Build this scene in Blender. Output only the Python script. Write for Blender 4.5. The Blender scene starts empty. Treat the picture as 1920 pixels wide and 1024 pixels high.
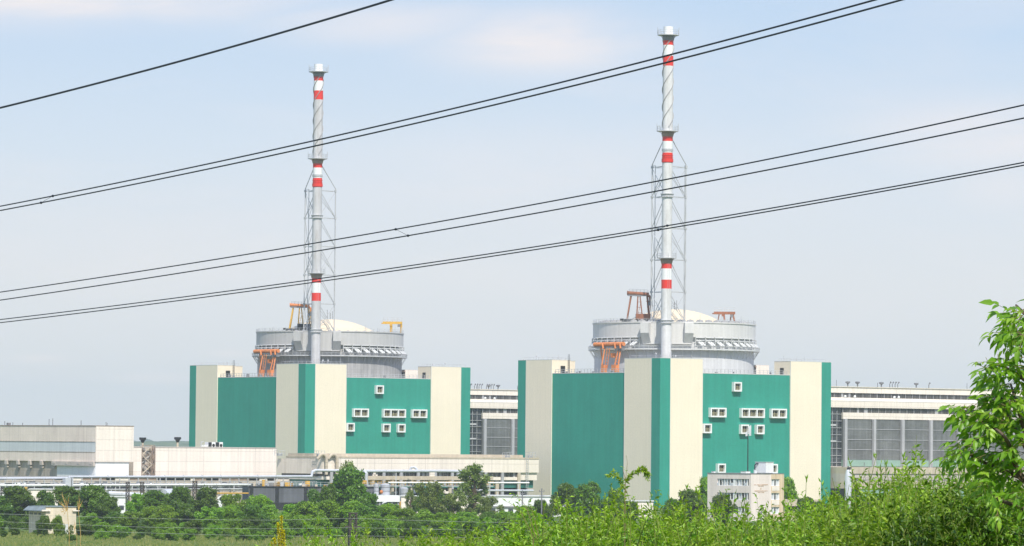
import bpy, bmesh, math, random
from mathutils import Vector, Matrix, Euler
import numpy as np
R = math.radians
random.seed(7)
scene = bpy.context.scene
col = scene.collection

# ------------------------------------------------------------------ camera
F = 8000.0            # focal length in photo pixels (photo 1920 wide)
EYE = 17.0
PITCH = math.atan((838.0 - 512.0) / F)
ROLL = 0.0089
cam_d = bpy.data.cameras.new('camera')
cam = bpy.data.objects.new('camera', cam_d)
col.objects.link(cam)
cam_d.sensor_width = 36.0
cam_d.lens = 36.0 * F / 1920.0
cam_d.clip_start = 0.5
cam_d.clip_end = 60000.0
cam.matrix_world = Matrix.Translation((0, 0, EYE)) @ Matrix.Rotation(math.pi / 2 + PITCH, 4, 'X') @ Matrix.Rotation(ROLL, 4, 'Z')
scene.camera = cam
scene.render.resolution_x = 1024
scene.render.resolution_y = 546
scene.view_settings.view_transform = 'Standard'
scene.view_settings.look = 'None'
scene.view_settings.gamma = 1.0
scene.view_settings.exposure = 0.3
scene.render.engine = 'CYCLES'
scene.cycles.volume_bounces = 1
scene.cycles.max_bounces = 6
scene.cycles.transparent_max_bounces = 8

# ------------------------------------------------------------------ light
SUN_EL = 52.0
SUN_DIR = Vector((0.28 * math.cos(R(SUN_EL)), -0.96 * math.cos(R(SUN_EL)), math.sin(R(SUN_EL)))).normalized()
sun_d = bpy.data.lights.new('sun', 'SUN')
sun_d.energy = 4.2
sun_d.angle = R(0.6)
sun_d.color = (1.0, 0.95, 0.86)
sun = bpy.data.objects.new('sun', sun_d)
col.objects.link(sun)
sun.rotation_euler = SUN_DIR.to_track_quat('Z', 'Y').to_euler()
sun.location = (0, -50, 120)

world = bpy.data.worlds.new('World')
scene.world = world
world.use_nodes = True
nt = world.node_tree
nt.nodes.clear()
def wn(t, **k):
    n = nt.nodes.new(t)
    for a, b in k.items():
        setattr(n, a, b)
    return n
out = wn('ShaderNodeOutputWorld')
bg = wn('ShaderNodeBackground')
bg.inputs['Strength'].default_value = 0.1
nt.links.new(bg.outputs[0], out.inputs[0])
sky = wn('ShaderNodeTexSky', sky_type='NISHITA', sun_disc=False)
sky.sun_elevation = R(SUN_EL)
sky.sun_rotation = math.atan2(SUN_DIR.x, SUN_DIR.y)
sky.dust_density = 3.0
sky.air_density = 1.2
tc = wn('ShaderNodeTexCoord')
sep = wn('ShaderNodeSeparateXYZ')
nt.links.new(tc.outputs['Generated'], sep.inputs[0])
def wmath(op, a, b=None, c=None, clamp=False):
    n = wn('ShaderNodeMath', operation=op)
    n.use_clamp = clamp
    for i, x in enumerate((a, b, c)):
        if x is None:
            continue
        if isinstance(x, (int, float)):
            n.inputs[i].default_value = x
        else:
            nt.links.new(x, n.inputs[i])
    return n.outputs[0]
# thin veil of the hazy day: pale near the horizon, blue further up
ramp = wn('ShaderNodeValToRGB')
cr = ramp.color_ramp
SKY = [(0.0, (7.4, 7.3, 7.3)), (0.04, (7.0, 7.2, 7.5)), (0.07, (5.9, 6.75, 7.8)), (0.105, (4.6, 5.95, 7.8)), (0.3, (3.8, 5.2, 8.2)), (1.0, (2.2, 3.6, 7.2))]
cr.elements[0].position = SKY[0][0]; cr.elements[0].color = (*SKY[0][1], 1)
cr.elements[1].position = SKY[-1][0]; cr.elements[1].color = (*SKY[-1][1], 1)
for p, c in SKY[1:-1]:
    e = cr.elements.new(p); e.color = (*c, 1)
nt.links.new(sep.outputs['Z'], ramp.inputs[0])
mixs = wn('ShaderNodeMix', data_type='RGBA')
mixs.inputs[0].default_value = 0.9
nt.links.new(sky.outputs[0], mixs.inputs['A'])
nt.links.new(ramp.outputs[0], mixs.inputs['B'])
# soft wisps of high cloud
mp = wn('ShaderNodeMapping')
mp.inputs['Scale'].default_value = (9.0, 9.0, 38.0)
nt.links.new(tc.outputs['Generated'], mp.inputs[0])
no = wn('ShaderNodeTexNoise')
no.inputs['Scale'].default_value = 1.3
no.inputs['Detail'].default_value = 6.0
no.inputs['Roughness'].default_value = 0.55
no.inputs['Distortion'].default_value = 0.4
nt.links.new(mp.outputs[0], no.inputs['Vector'])
mask = None
def blob(px, py, wx, wy, amp):
    global mask
    dx = (px - 960) / F; dz = (838 - py) / F
    ax = wmath('DIVIDE', wmath('SUBTRACT', wmath('DIVIDE', sep.outputs['X'], sep.outputs['Y']), dx), wx / F)
    az = wmath('DIVIDE', wmath('SUBTRACT', wmath('DIVIDE', sep.outputs['Z'], sep.outputs['Y']), dz), wy / F)
    r2 = wmath('ADD', wmath('MULTIPLY', ax, ax), wmath('MULTIPLY', az, az))
    g = wmath('MULTIPLY', wmath('EXPONENT', wmath('MULTIPLY', r2, -1.0)), amp)
    g = wmath('MULTIPLY', g, wmath('GREATER_THAN', sep.outputs['Y'], 0.0))
    mask = g if mask is None else wmath('MAXIMUM', mask, g)
for b in ((180, 8, 420, 45, .95), (700, 40, 240, 40, .8), (1010, 75, 190, 55, 1.0), (1850, 245, 260, 70, .6), (1080, 330, 500, 90, .35), (290, 716, 70, 10, .7), (70, 680, 50, 9, .5), (430, 668, 40, 8, .5), (1130, 60, 60, 40, .5), (1880, 340, 120, 50, .35)):
    blob(*b)
cl = wmath('MULTIPLY', mask, wmath('MULTIPLY_ADD', no.outputs[0], 3.4, -0.75, clamp=True), clamp=True)
gen = wmath('MULTIPLY', wmath('MULTIPLY_ADD', no.outputs[0], 3.0, -1.4, clamp=True), 0.35)
cl = wmath('MAXIMUM', cl, gen)
mixc = wn('ShaderNodeMix', data_type='RGBA')
mixc.inputs['B'].default_value = (7.9, 7.3, 7.2, 1)
nt.links.new(cl, mixc.inputs[0])
nt.links.new(mixs.outputs['Result'], mixc.inputs['A'])
nt.links.new(mixc.outputs['Result'], bg.inputs[0])

# ------------------------------------------------------------------ geometry of the view (photo pixel -> place)
_t = PITCH
def ray(px, py):
    a = px - 960.0; b = 512.0 - py
    c, s = math.cos(ROLL), math.sin(ROLL)
    x = a * c - b * s; y = a * s + b * c
    return Vector((x, F * math.cos(_t) - y * math.sin(_t), F * math.sin(_t) + y * math.cos(_t)))
def at(px, py, D):
    r = ray(px, py)
    return r * (D / r.y) + Vector((0, 0, EYE))
ANG = R(38.0)
U = Vector((math.cos(ANG), math.sin(ANG), 0)); V = Vector((-math.sin(ANG), math.cos(ANG), 0))
def frame(ang):
    return Vector((math.cos(ang), math.sin(ang), 0)), Vector((-math.sin(ang), math.cos(ang), 0))
def len_u(C, px, py=840, ang=ANG):
    """how far along a building's right-hand face (from its corner C) pixel column px lies"""
    u, v = frame(ang); r = ray(px, py); o = Vector((0, 0, EYE)) - C
    t = -(o.dot(v)) / r.dot(v)
    return (o + r * t).dot(u)
def len_v(C, px, py=840, ang=ANG):
    u, v = frame(ang); r = ray(px, py); o = Vector((0, 0, EYE)) - C
    t = -(o.dot(u)) / r.dot(u)
    return (o + r * t).dot(v)
def ground_at(y):
    pts = [(-80, 15.4), (0, 15.4), (10, 15.1), (28, 14.3), (60, 11.5), (120, 6.0), (250, 1.5), (400, 0.0)]
    if y <= pts[0][0]: return pts[0][1]
    for (a, za), (b, zb) in zip(pts, pts[1:]):
        if y <= b:
            k = (y - a) / (b - a); return za + (zb - za) * k
    return 0.0

# ------------------------------------------------------------------ naming helpers
def T(o, label=None, cat=None, group=None, kind=None):
    if label: o['label'] = label
    if cat: o['category'] = cat
    if group: o['group'] = group
    if kind: o['kind'] = kind
    return o
def empty(name, loc, rz=0.0):
    o = bpy.data.objects.new(name, None)
    col.objects.link(o)
    o.location = loc; o.rotation_euler = (0, 0, rz)
    o.empty_display_size = 1.0
    return o
def dup(o, parent=None, keep=('label',)):
    c = o.copy(); col.objects.link(c); c.parent = parent
    for ch in [x for x in ALL if x.parent is o]:
        k = dup(ch, c)
        ALL.append(k)
    return c
ALL = []

class MB:
    def __init__(s):
        s.v = []; s.f = []; s.m = []; s.cuts = []
    def add(s, vs, fs, mi=0):
        n = len(s.v)
        s.v += [tuple(p) for p in vs]
        s.f += [tuple(i + n for i in f) for f in fs]
        s.m += [mi] * len(fs)
        return s
    def box(s, x0, y0, z0, x1, y1, z1, mi=0):
        if x0 > x1: x0, x1 = x1, x0
        if y0 > y1: y0, y1 = y1, y0
        if z0 > z1: z0, z1 = z1, z0
        v = [(x0, y0, z0), (x1, y0, z0), (x1, y1, z0), (x0, y1, z0), (x0, y0, z1), (x1, y0, z1), (x1, y1, z1), (x0, y1, z1)]
        return s.add(v, [(0, 3, 2, 1), (4, 5, 6, 7), (0, 1, 5, 4), (1, 2, 6, 5), (2, 3, 7, 6), (3, 0, 4, 7)], mi)
    def quad(s, a, b, c, d, mi=0):
        return s.add([a, b, c, d], [(0, 1, 2, 3)], mi)
    def prism(s, poly, z0, z1, mi=0):
        n = len(poly)
        v = [(x, y, z0) for x, y in poly] + [(x, y, z1) for x, y in poly]
        f = [tuple(reversed(range(n))), tuple(range(n, 2 * n))] + [(i, (i + 1) % n, (i + 1) % n + n, i + n) for i in range(n)]
        return s.add(v, f, mi)
    def tube(s, pts, r, n=6, mi=0, cap=True):
        pts = [Vector(p) for p in pts]
        rs = r if isinstance(r, (list, tuple)) else [r] * len(pts)
        vs = []; up0 = None
        for i, p in enumerate(pts):
            if i == 0: d = pts[1] - p
            elif i == len(pts) - 1: d = p - pts[i - 1]
            else: d = (pts[i + 1] - p).normalized() + (p - pts[i - 1]).normalized()
            d.normalize()
            if up0 is None:
                up0 = Vector((0, 0, 1)) if abs(d.z) < .9 else Vector((1, 0, 0))
            a = d.cross(up0).normalized(); b = a.cross(d).normalized(); up0 = b
            for k in range(n):
                t = 2 * math.pi * (k + .5) / n
                vs.append(p + (a * math.cos(t) + b * math.sin(t)) * rs[i])
        fs = []
        for i in range(len(pts) - 1):
            for k in range(n):
                k2 = (k + 1) % n
                fs.append((i * n + k, i * n + k2, (i + 1) * n + k2, (i + 1) * n + k))
        if cap:
            fs.append(tuple(reversed(range(n)))); fs.append(tuple(range((len(pts) - 1) * n, len(pts) * n)))
        return s.add(vs, fs, mi)
    def lathe(s, prof, n=48, cx=0, cy=0, mi=0, a0=0.0, a1=None):
        full = a1 is None
        if full: a1 = a0 + 2 * math.pi
        m = n if full else n + 1
        vs = []
        for i in range(m):
            t = a0 + (a1 - a0) * i / n
            for (r, z) in prof:
                vs.append((cx + r * math.cos(t), cy + r * math.sin(t), z))
        k = len(prof); fs = []
        for i in range(n):
            j = (i + 1) % m
            for q in range(k - 1):
                fs.append((i * k + q, j * k + q, j * k + q + 1, i * k + q + 1))
        return s.add(vs, fs, mi)
    def ball(s, c, r, mi=0, n=8, sz=1.0):
        vs = []; fs = []
        for i in range(n // 2 + 1):
            ph = math.pi * i / (n // 2)
            for k in range(n):
                t = 2 * math.pi * k / n
                vs.append((c[0] + r * math.sin(ph) * math.cos(t), c[1] + r * math.sin(ph) * math.sin(t), c[2] + r * sz * math.cos(ph)))
        for i in range(n // 2):
            for k in range(n):
                k2 = (k + 1) % n
                fs.append((i * n + k, (i + 1) * n + k, (i + 1) * n + k2, i * n + k2))
        return s.add(vs, fs, mi)
    def each(s, name, mats, parent=None, smooth=False):
        """every separate piece collected with cut() becomes an object of its own"""
        for (v, f, m) in s.cuts:
            q = MB(); q.v, q.f, q.m = v, f, m; q.build(name, mats, parent, smooth)
    def cut(s):
        s.cuts.append((s.v, s.f, s.m)); s.v, s.f, s.m = [], [], []
        return s
    def build(s, name, mats, parent=None, smooth=False, recalc=True):
        me = bpy.data.meshes.new(name)
        me.from_pydata(s.v, [], s.f)
        if not isinstance(mats, (list, tuple)): mats = [mats]
        for m in mats: me.materials.append(m)
        me.polygons.foreach_set('material_index', s.m)
        if recalc:
            bm = bmesh.new(); bm.from_mesh(me)
            bmesh.ops.remove_doubles(bm, verts=bm.verts, dist=1e-5)
            bmesh.ops.recalc_face_normals(bm, faces=bm.faces)
            bm.to_mesh(me); bm.free()
        if smooth:
            me.polygons.foreach_set('use_smooth', [True] * len(me.polygons))
            if hasattr(me, 'set_sharp_from_angle'): me.set_sharp_from_angle(angle=R(35))
        me.update()
        o = bpy.data.objects.new(name, me)
        col.objects.link(o)
        o.parent = parent
        ALL.append(o)
        return o

# ------------------------------------------------------------------ materials
def mat(name, base, rough=.8, var=.08, scale=.2, streak=0.0, stain=None, seams=None, ribs=None, metal=0.0, spec=.3, bump=0.0, fine=.04):
    """wall-like procedural paint: slow mottling, vertical rain streaks, cladding seams"""
    m = bpy.data.materials.new(name); m.use_nodes = True
    n = m.node_tree; n.nodes.clear()
    def N(t, **k):
        q = n.nodes.new(t)
        for a, b in k.items(): setattr(q, a, b)
        return q
    L = n.links.new
    o = N('ShaderNodeOutputMaterial'); p = N('ShaderNodeBsdfPrincipled')
    L(p.outputs[0], o.inputs[0])
    p.inputs['Roughness'].default_value = rough
    p.inputs['Metallic'].default_value = metal
    p.inputs['Specular IOR Level'].default_value = spec
    t = N('ShaderNodeTexCoord')
    cur = N('ShaderNodeRGB'); cur.outputs[0].default_value = (*base, 1); cur = cur.outputs[0]
    def mul(fac_out, lo, hi, cur):
        mr = N('ShaderNodeMapRange'); mr.inputs['From Min'].default_value = .3; mr.inputs['From Max'].default_value = .7
        mr.inputs['To Min'].default_value = lo; mr.inputs['To Max'].default_value = hi
        L(fac_out, mr.inputs[0])
        x = N('ShaderNodeVectorMath', operation='SCALE'); L(cur, x.inputs[0]); L(mr.outputs[0], x.inputs['Scale'])
        return x.outputs[0]
    a = N('ShaderNodeTexNoise'); a.inputs['Scale'].default_value = scale; a.inputs['Detail'].default_value = 6
    a.inputs['Roughness'].default_value = .6
    L(t.outputs['Object'], a.inputs['Vector'])
    cur = mul(a.outputs[0], 1 - var, 1 + var, cur)
    if fine:
        b = N('ShaderNodeTexNoise'); b.inputs['Scale'].default_value = 2.2; b.inputs['Detail'].default_value = 3
        L(t.outputs['Object'], b.inputs['Vector'])
        cur = mul(b.outputs[0], 1 - fine, 1 + fine, cur)
    if streak:
        mp_ = N('ShaderNodeMapping'); mp_.inputs['Scale'].default_value = (1.2, 1.2, .05)
        L(t.outputs['Object'], mp_.inputs[0])
        b = N('ShaderNodeTexNoise'); b.inputs['Scale'].default_value = 1.0; b.inputs['Detail'].default_value = 5
        L(mp_.outputs[0], b.inputs['Vector'])
        cur = mul(b.outputs[0], 1 - streak, 1 + streak * .3, cur)
    if stain:
        mp_ = N('ShaderNodeMapping'); mp_.inputs['Scale'].default_value = (.5, .5, .12)
        L(t.outputs['Object'], mp_.inputs[0])
        b = N('ShaderNodeTexNoise'); b.inputs['Scale'].default_value = stain[2]; b.inputs['Detail'].default_value = 7
        L(mp_.outputs[0], b.inputs['Vector'])
        mr = N('ShaderNodeMapRange'); mr.inputs['From Min'].default_value = .5; mr.inputs['From Max'].default_value = .75
        mr.inputs['To Max'].default_value = stain[1]
        L(b.outputs[0], mr.inputs[0])
        x = N('ShaderNodeMix', data_type='RGBA'); L(mr.outputs[0], x.inputs[0]); L(cur, x.inputs['A']); x.inputs['B'].default_value = (*stain[0], 1)
        cur = x.outputs['Result']
    if seams:
        sx, sz, dark, wd = seams[:4]
        s_ = N('ShaderNodeSeparateXYZ'); L(t.outputs['Object'], s_.inputs[0])
        ad = N('ShaderNodeMath', operation='ADD'); L(s_.outputs[0], ad.inputs[0]); L(s_.outputs[1], ad.inputs[1])
        cb = N('ShaderNodeCombineXYZ'); L(ad.outputs[0], cb.inputs[0]); L(s_.outputs[2], cb.inputs[1])
        br = N('ShaderNodeTexBrick'); br.offset = 0.0; br.squash = 1.0
        br.inputs['Scale'].default_value = 1.0
        br.inputs['Brick Width'].default_value = sx; br.inputs['Row Height'].default_value = sz
        br.inputs['Mortar Size'].default_value = wd; br.inputs['Mortar Smooth'].default_value = .3
        br.inputs['Color1'].default_value = (1, 1, 1, 1)
        c2 = seams[4] if len(seams) > 4 else .96
        br.inputs['Color2'].default_value = (c2, c2, c2, 1)
        br.inputs['Mortar'].default_value = (dark, dark, dark, 1)
        L(cb.outputs[0], br.inputs['Vector'])
        x = N('ShaderNodeVectorMath', operation='MULTIPLY'); L(cur, x.inputs[0]); L(br.outputs[0], x.inputs[1]); cur = x.outputs[0]
    L(cur, p.inputs['Base Color'])
    if ribs or bump:
        bp = N('ShaderNodeBump'); bp.inputs['Strength'].default_value = bump or .3; bp.inputs['Distance'].default_value = .05
        if ribs:
            s_ = N('ShaderNodeSeparateXYZ'); L(t.outputs['Object'], s_.inputs[0])
            ad = N('ShaderNodeMath', operation='ADD'); L(s_.outputs[0], ad.inputs[0]); L(s_.outputs[1], ad.inputs[1])
            mu = N('ShaderNodeMath', operation='MULTIPLY'); L(ad.outputs[0], mu.inputs[0]); mu.inputs[1].default_value = 2 * math.pi / ribs
            si = N('ShaderNodeMath', operation='SINE'); L(mu.outputs[0], si.inputs[0])
            L(si.outputs[0], bp.inputs['Height'])
        else:
            L(a.outputs[0], bp.inputs['Height'])
        L(bp.outputs[0], p.inputs['Normal'])
    return m
def leafmat(name, c1, c2, trans=.35, obj_var=.12):
    m = bpy.data.materials.new(name); m.use_nodes = True
    n = m.node_tree; n.nodes.clear()
    def N(t, **k):
        q = n.nodes.new(t)
        for a, b in k.items(): setattr(q, a, b)
        return q
    L = n.links.new
    o = N('ShaderNodeOutputMaterial')
    g = N('ShaderNodeNewGeometry'); oi = N('ShaderNodeObjectInfo'); t = N('ShaderNodeTexCoord')
    no = N('ShaderNodeTexNoise'); no.inputs['Scale'].default_value = .8; no.inputs['Detail'].default_value = 3
    L(t.outputs['Object'], no.inputs['Vector'])
    ad = N('ShaderNodeMath', operation='MULTIPLY_ADD'); L(g.outputs['Random Per Island'], ad.inputs[0]); ad.inputs[1].default_value = .6
    a2 = N('ShaderNodeMath', operation='MULTIPLY_ADD'); L(no.outputs[0], a2.inputs[0]); a2.inputs[1].default_value = 1.6; a2.inputs[2].default_value = -.6
    L(a2.outputs[0], ad.inputs[2]); ad.use_clamp = True
    x = N('ShaderNodeMix', data_type='RGBA'); L(ad.outputs[0], x.inputs[0]); x.inputs['A'].default_value = (*c1, 1); x.inputs['B'].default_value = (*c2, 1)
    hs = N('ShaderNodeHueSaturation')
    mr = N('ShaderNodeMapRange'); mr.inputs['To Min'].default_value = .5 - obj_var * .16; mr.inputs['To Max'].default_value = .5 + obj_var * .05
    L(oi.outputs['Random'], mr.inputs[0]); L(mr.outputs[0], hs.inputs['Hue'])
    mv = N('ShaderNodeMapRange'); mv.inputs['To Min'].default_value = 1 - obj_var * 1.6; mv.inputs['To Max'].default_value = 1 + obj_var * 1.6
    L(oi.outputs['Random'], mv.inputs[0]); L(mv.outputs[0], hs.inputs['Value'])
    L(x.outputs['Result'], hs.inputs['Color'])
    p = N('ShaderNodeBsdfPrincipled'); p.inputs['Roughness'].default_value = .4; p.inputs['Specular IOR Level'].default_value = .45
    L(hs.outputs[0], p.inputs['Base Color'])
    tr = N('ShaderNodeBsdfTranslucent')
    y = N('ShaderNodeMix', data_type='RGBA', blend_type='MULTIPLY'); y.inputs[0].default_value = 1; L(hs.outputs[0], y.inputs['A']); y.inputs['B'].default_value = (1.25, 1.3, .6, 1)
    L(y.outputs['Result'], tr.inputs[0])
    ms = N('ShaderNodeMixShader'); ms.inputs[0].default_value = trans; L(p.outputs[0], ms.inputs[1]); L(tr.outputs[0], ms.inputs[2])
    L(ms.outputs[0], o.inputs[0])
    return m
M = {}
M['green'] = mat('green_cladding', (.034, .30, .22), .8, .06, .12, spec=.12, streak=.08, seams=(1.2, 6.0, .95, .04, .985), ribs=.3, bump=.12, fine=.05)
M['cream'] = mat('cream_cladding', (.85, .755, .585), .6, .03, .1, streak=.03, seams=(1.2, 6.0, .96, .04, .99), ribs=.3, bump=.1)
M['joint'] = mat('joint_trim', (.42, .38, .3), .7)
M['coping'] = mat('coping_metal', (.6, .6, .58), .5, .1, .3)
M['roof'] = mat('roof_felt', (.3, .29, .27), .9, .15, .2)
M['concrete'] = mat('grey_concrete', (.4, .39, .38), .85, .1, .15, streak=.28, stain=((.2, .2, .2), .5, 1.2), seams=(6.0, 3.2, .9, .08, .96))
M['drum'] = mat('drum_concrete', (.51, .5, .485), .85, .06, .1, streak=.12, seams=(3.0, 99, .92, .06, .97))
M['drumpale'] = mat('drum_pale_concrete', (.65, .635, .61), .85, .05, .1, streak=.1, seams=(3.0, 99, .94, .06, .97))
M['stackpale'] = mat('stack_pale_paint', (.68, .67, .66), .6, .05, .3, streak=.1, stain=((.35, .3, .26), .3, 2.5))
M['drumlite'] = mat('drum_light_concrete', (.62, .62, .62), .85, .06, .1, streak=.15)
M['anchor'] = mat('anchor_sleeve_paint', (.62, .62, .61), .6, .1, .4)
M['strake'] = mat('strake_edge', (.33, .32, .31), .7, .1, .5)
M['greentwig'] = mat('green_shoot', (.17, .22, .04), .8, .3, 3)
M['dome'] = mat('dome_paint', (.72, .59, .41), .7, .03, .15)
M['steel'] = mat('galvanised_steel', (.5, .5, .5), .5, .15, .5, metal=.1)
M['steeldark'] = mat('weathered_steel', (.2, .2, .21), .6, .2, .6)
M['stack'] = mat('stack_grey_paint', (.56, .55, .55), .6, .06, .3, streak=.15, stain=((.3, .26, .22), .35, 2.5))
M['white'] = mat('white_paint', (.82, .82, .8), .5, .04, .3, streak=.06)
M['red'] = mat('red_paint', (.74, .035, .02), .5, .06, .4, streak=.08)
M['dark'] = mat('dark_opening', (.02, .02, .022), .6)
M['slat'] = mat('louvre_slat', (.36, .33, .2), .6, .2, 1.0)
M['orange'] = mat('orange_crane_paint', (.68, .24, .08), .6, .15, .6, stain=((.3, .1, .04), .5, 3))
M['rust'] = mat('rusty_crane_paint', (.3, .12, .065), .8, .25, .7, stain=((.12, .06, .04), .7, 3))
M['yellow'] = mat('yellow_crane_paint', (.62, .36, .05), .6, .15, .6, stain=((.3, .15, .04), .5, 3))
M['black'] = mat('black_paint', (.025, .025, .028), .5)
M['hallwhite'] = mat('hall_cream_panel', (.86, .77, .67), .7, .04, .12, streak=.1, seams=(6.0, 3.0, .8, .12, .95))
M['hallgrey'] = mat('hall_worn_panel', (.56, .5, .44), .8, .08, .15, streak=.12, stain=((.42, .35, .28), .4, .7), seams=(6.0, 50, .88, .06, .95))
M['hallbeige'] = mat('hall_beige_panel', (.9, .77, .65), .8, .08, .12, streak=.1, stain=((.55, .42, .34), .3, .7), seams=(6.0, 2.4, .92, .05, .96))
M['hallband'] = mat('hall_grey_panel', (.66, .69, .68), .8, .06, .15, streak=.1, seams=(6.0, 50, .88, .06, .95))
M['oldconc'] = mat('old_concrete', (.52, .45, .37), .9, .12, .2, streak=.3, stain=((.18, .15, .12), .5, 1.5), seams=(1.5, 9, .8, .1, .9))
M['glazing'] = mat('dusty_glazing', (.17, .175, .17), .35, .25, .12, streak=.25, seams=(1.45, 1.2, 1.12, .035, .86), spec=.5, fine=.12)
M['glassdark'] = mat('dark_glass', (.05, .055, .06), .2, .5, .25, seams=(1.3, 1.6, 2.2, .05, .5), spec=.6, fine=.2)
M['windows'] = mat('strip_window_glass', (.09, .085, .08), .3, .5, .2, seams=(.75, 9, 2.2, .05, .45), spec=.5, fine=.2)
M['tealpanel'] = mat('pale_green_panel', (.25, .38, .31), .7, .08, .2, seams=(3, 9, .85, .05, .95))
M['teal'] = mat('dark_teal_panel', (.035, .17, .14), .6, .12, .3, streak=.15)
M['pillar'] = mat('grey_column', (.42, .42, .43), .8, .06, .4, streak=.15)
M['pipe'] = mat('silver_lagging', (.62, .63, .66), .4, .08, .4, metal=.25, spec=.5)
M['tankwall'] = mat('dark_grey_wall', (.13, .135, .15), .8, .15, .15, streak=.25, seams=(8, 2.2, .85, .06, .95))
M['tank'] = mat('grey_tank_paint', (.42, .43, .46), .6, .08, .3, streak=.15)
M['brown'] = mat('brown_panel', (.3, .22, .17), .8, .2, .4)
M['beige'] = mat('beige_concrete', (.55, .47, .36), .85, .12, .3, streak=.15)
M['pinkwall'] = mat('pinkish_render', (.8, .7, .63), .85, .04, .3, streak=.1, seams=(3.2, 3.3, .93, .04, .98))
M['stainwall'] = mat('stained_render', (.7, .56, .38), .85, .08, .4, streak=.2, stain=((.5, .33, .15), .4, 1.6))
M['goldtext'] = mat('rust_gold_lettering', (.56, .38, .24), .6)
M['curtain'] = mat('pale_curtain', (.6, .62, .64), .7, .12, .8)
M['hutwall'] = mat('hut_plaster', (.72, .62, .47), .9, .06, .5, streak=.18)
M['hutroof'] = mat('hut_roof', (.2, .24, .25), .8, .2, .8)
M['wire'] = mat('weathered_conductor', (.018, .022, .032), .5, metal=.0)
M['palewire'] = mat('pale_wire', (.34, .38, .32), .6)
M['bark'] = mat('bark', (.11, .08, .055), .95, .3, 1.5)
M['twig'] = mat('twig', (.2, .16, .07), .9, .3, 3)
M['dry'] = mat('dry_stalk', (.5, .34, .13), .9, .2, 6)
M['pole'] = mat('pole_steel', (.07, .055, .05), .9, .3, 1.0)
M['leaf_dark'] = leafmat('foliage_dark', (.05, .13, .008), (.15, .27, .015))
M['leaf_mid'] = leafmat('foliage_mid', (.085, .21, .008), (.28, .49, .018))
M['leaf_olive'] = leafmat('foliage_olive', (.11, .17, .03), (.27, .36, .08))
M['leaf_shrub'] = leafmat('foliage_shrub', (.07, .21, .012), (.45, .66, .06), .4, .1)
M['leaf_maple'] = leafmat('foliage_maple', (.07, .21, .008), (.24, .45, .025), .45, .05)
M['leaf_maple_young'] = leafmat('foliage_maple_young', (.22, .44, .03), (.36, .56, .05), .45, .05)
M['leaf_yellow'] = leafmat('flower_yellow', (.5, .48, .02), (.75, .68, .05), .3, .05)

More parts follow.
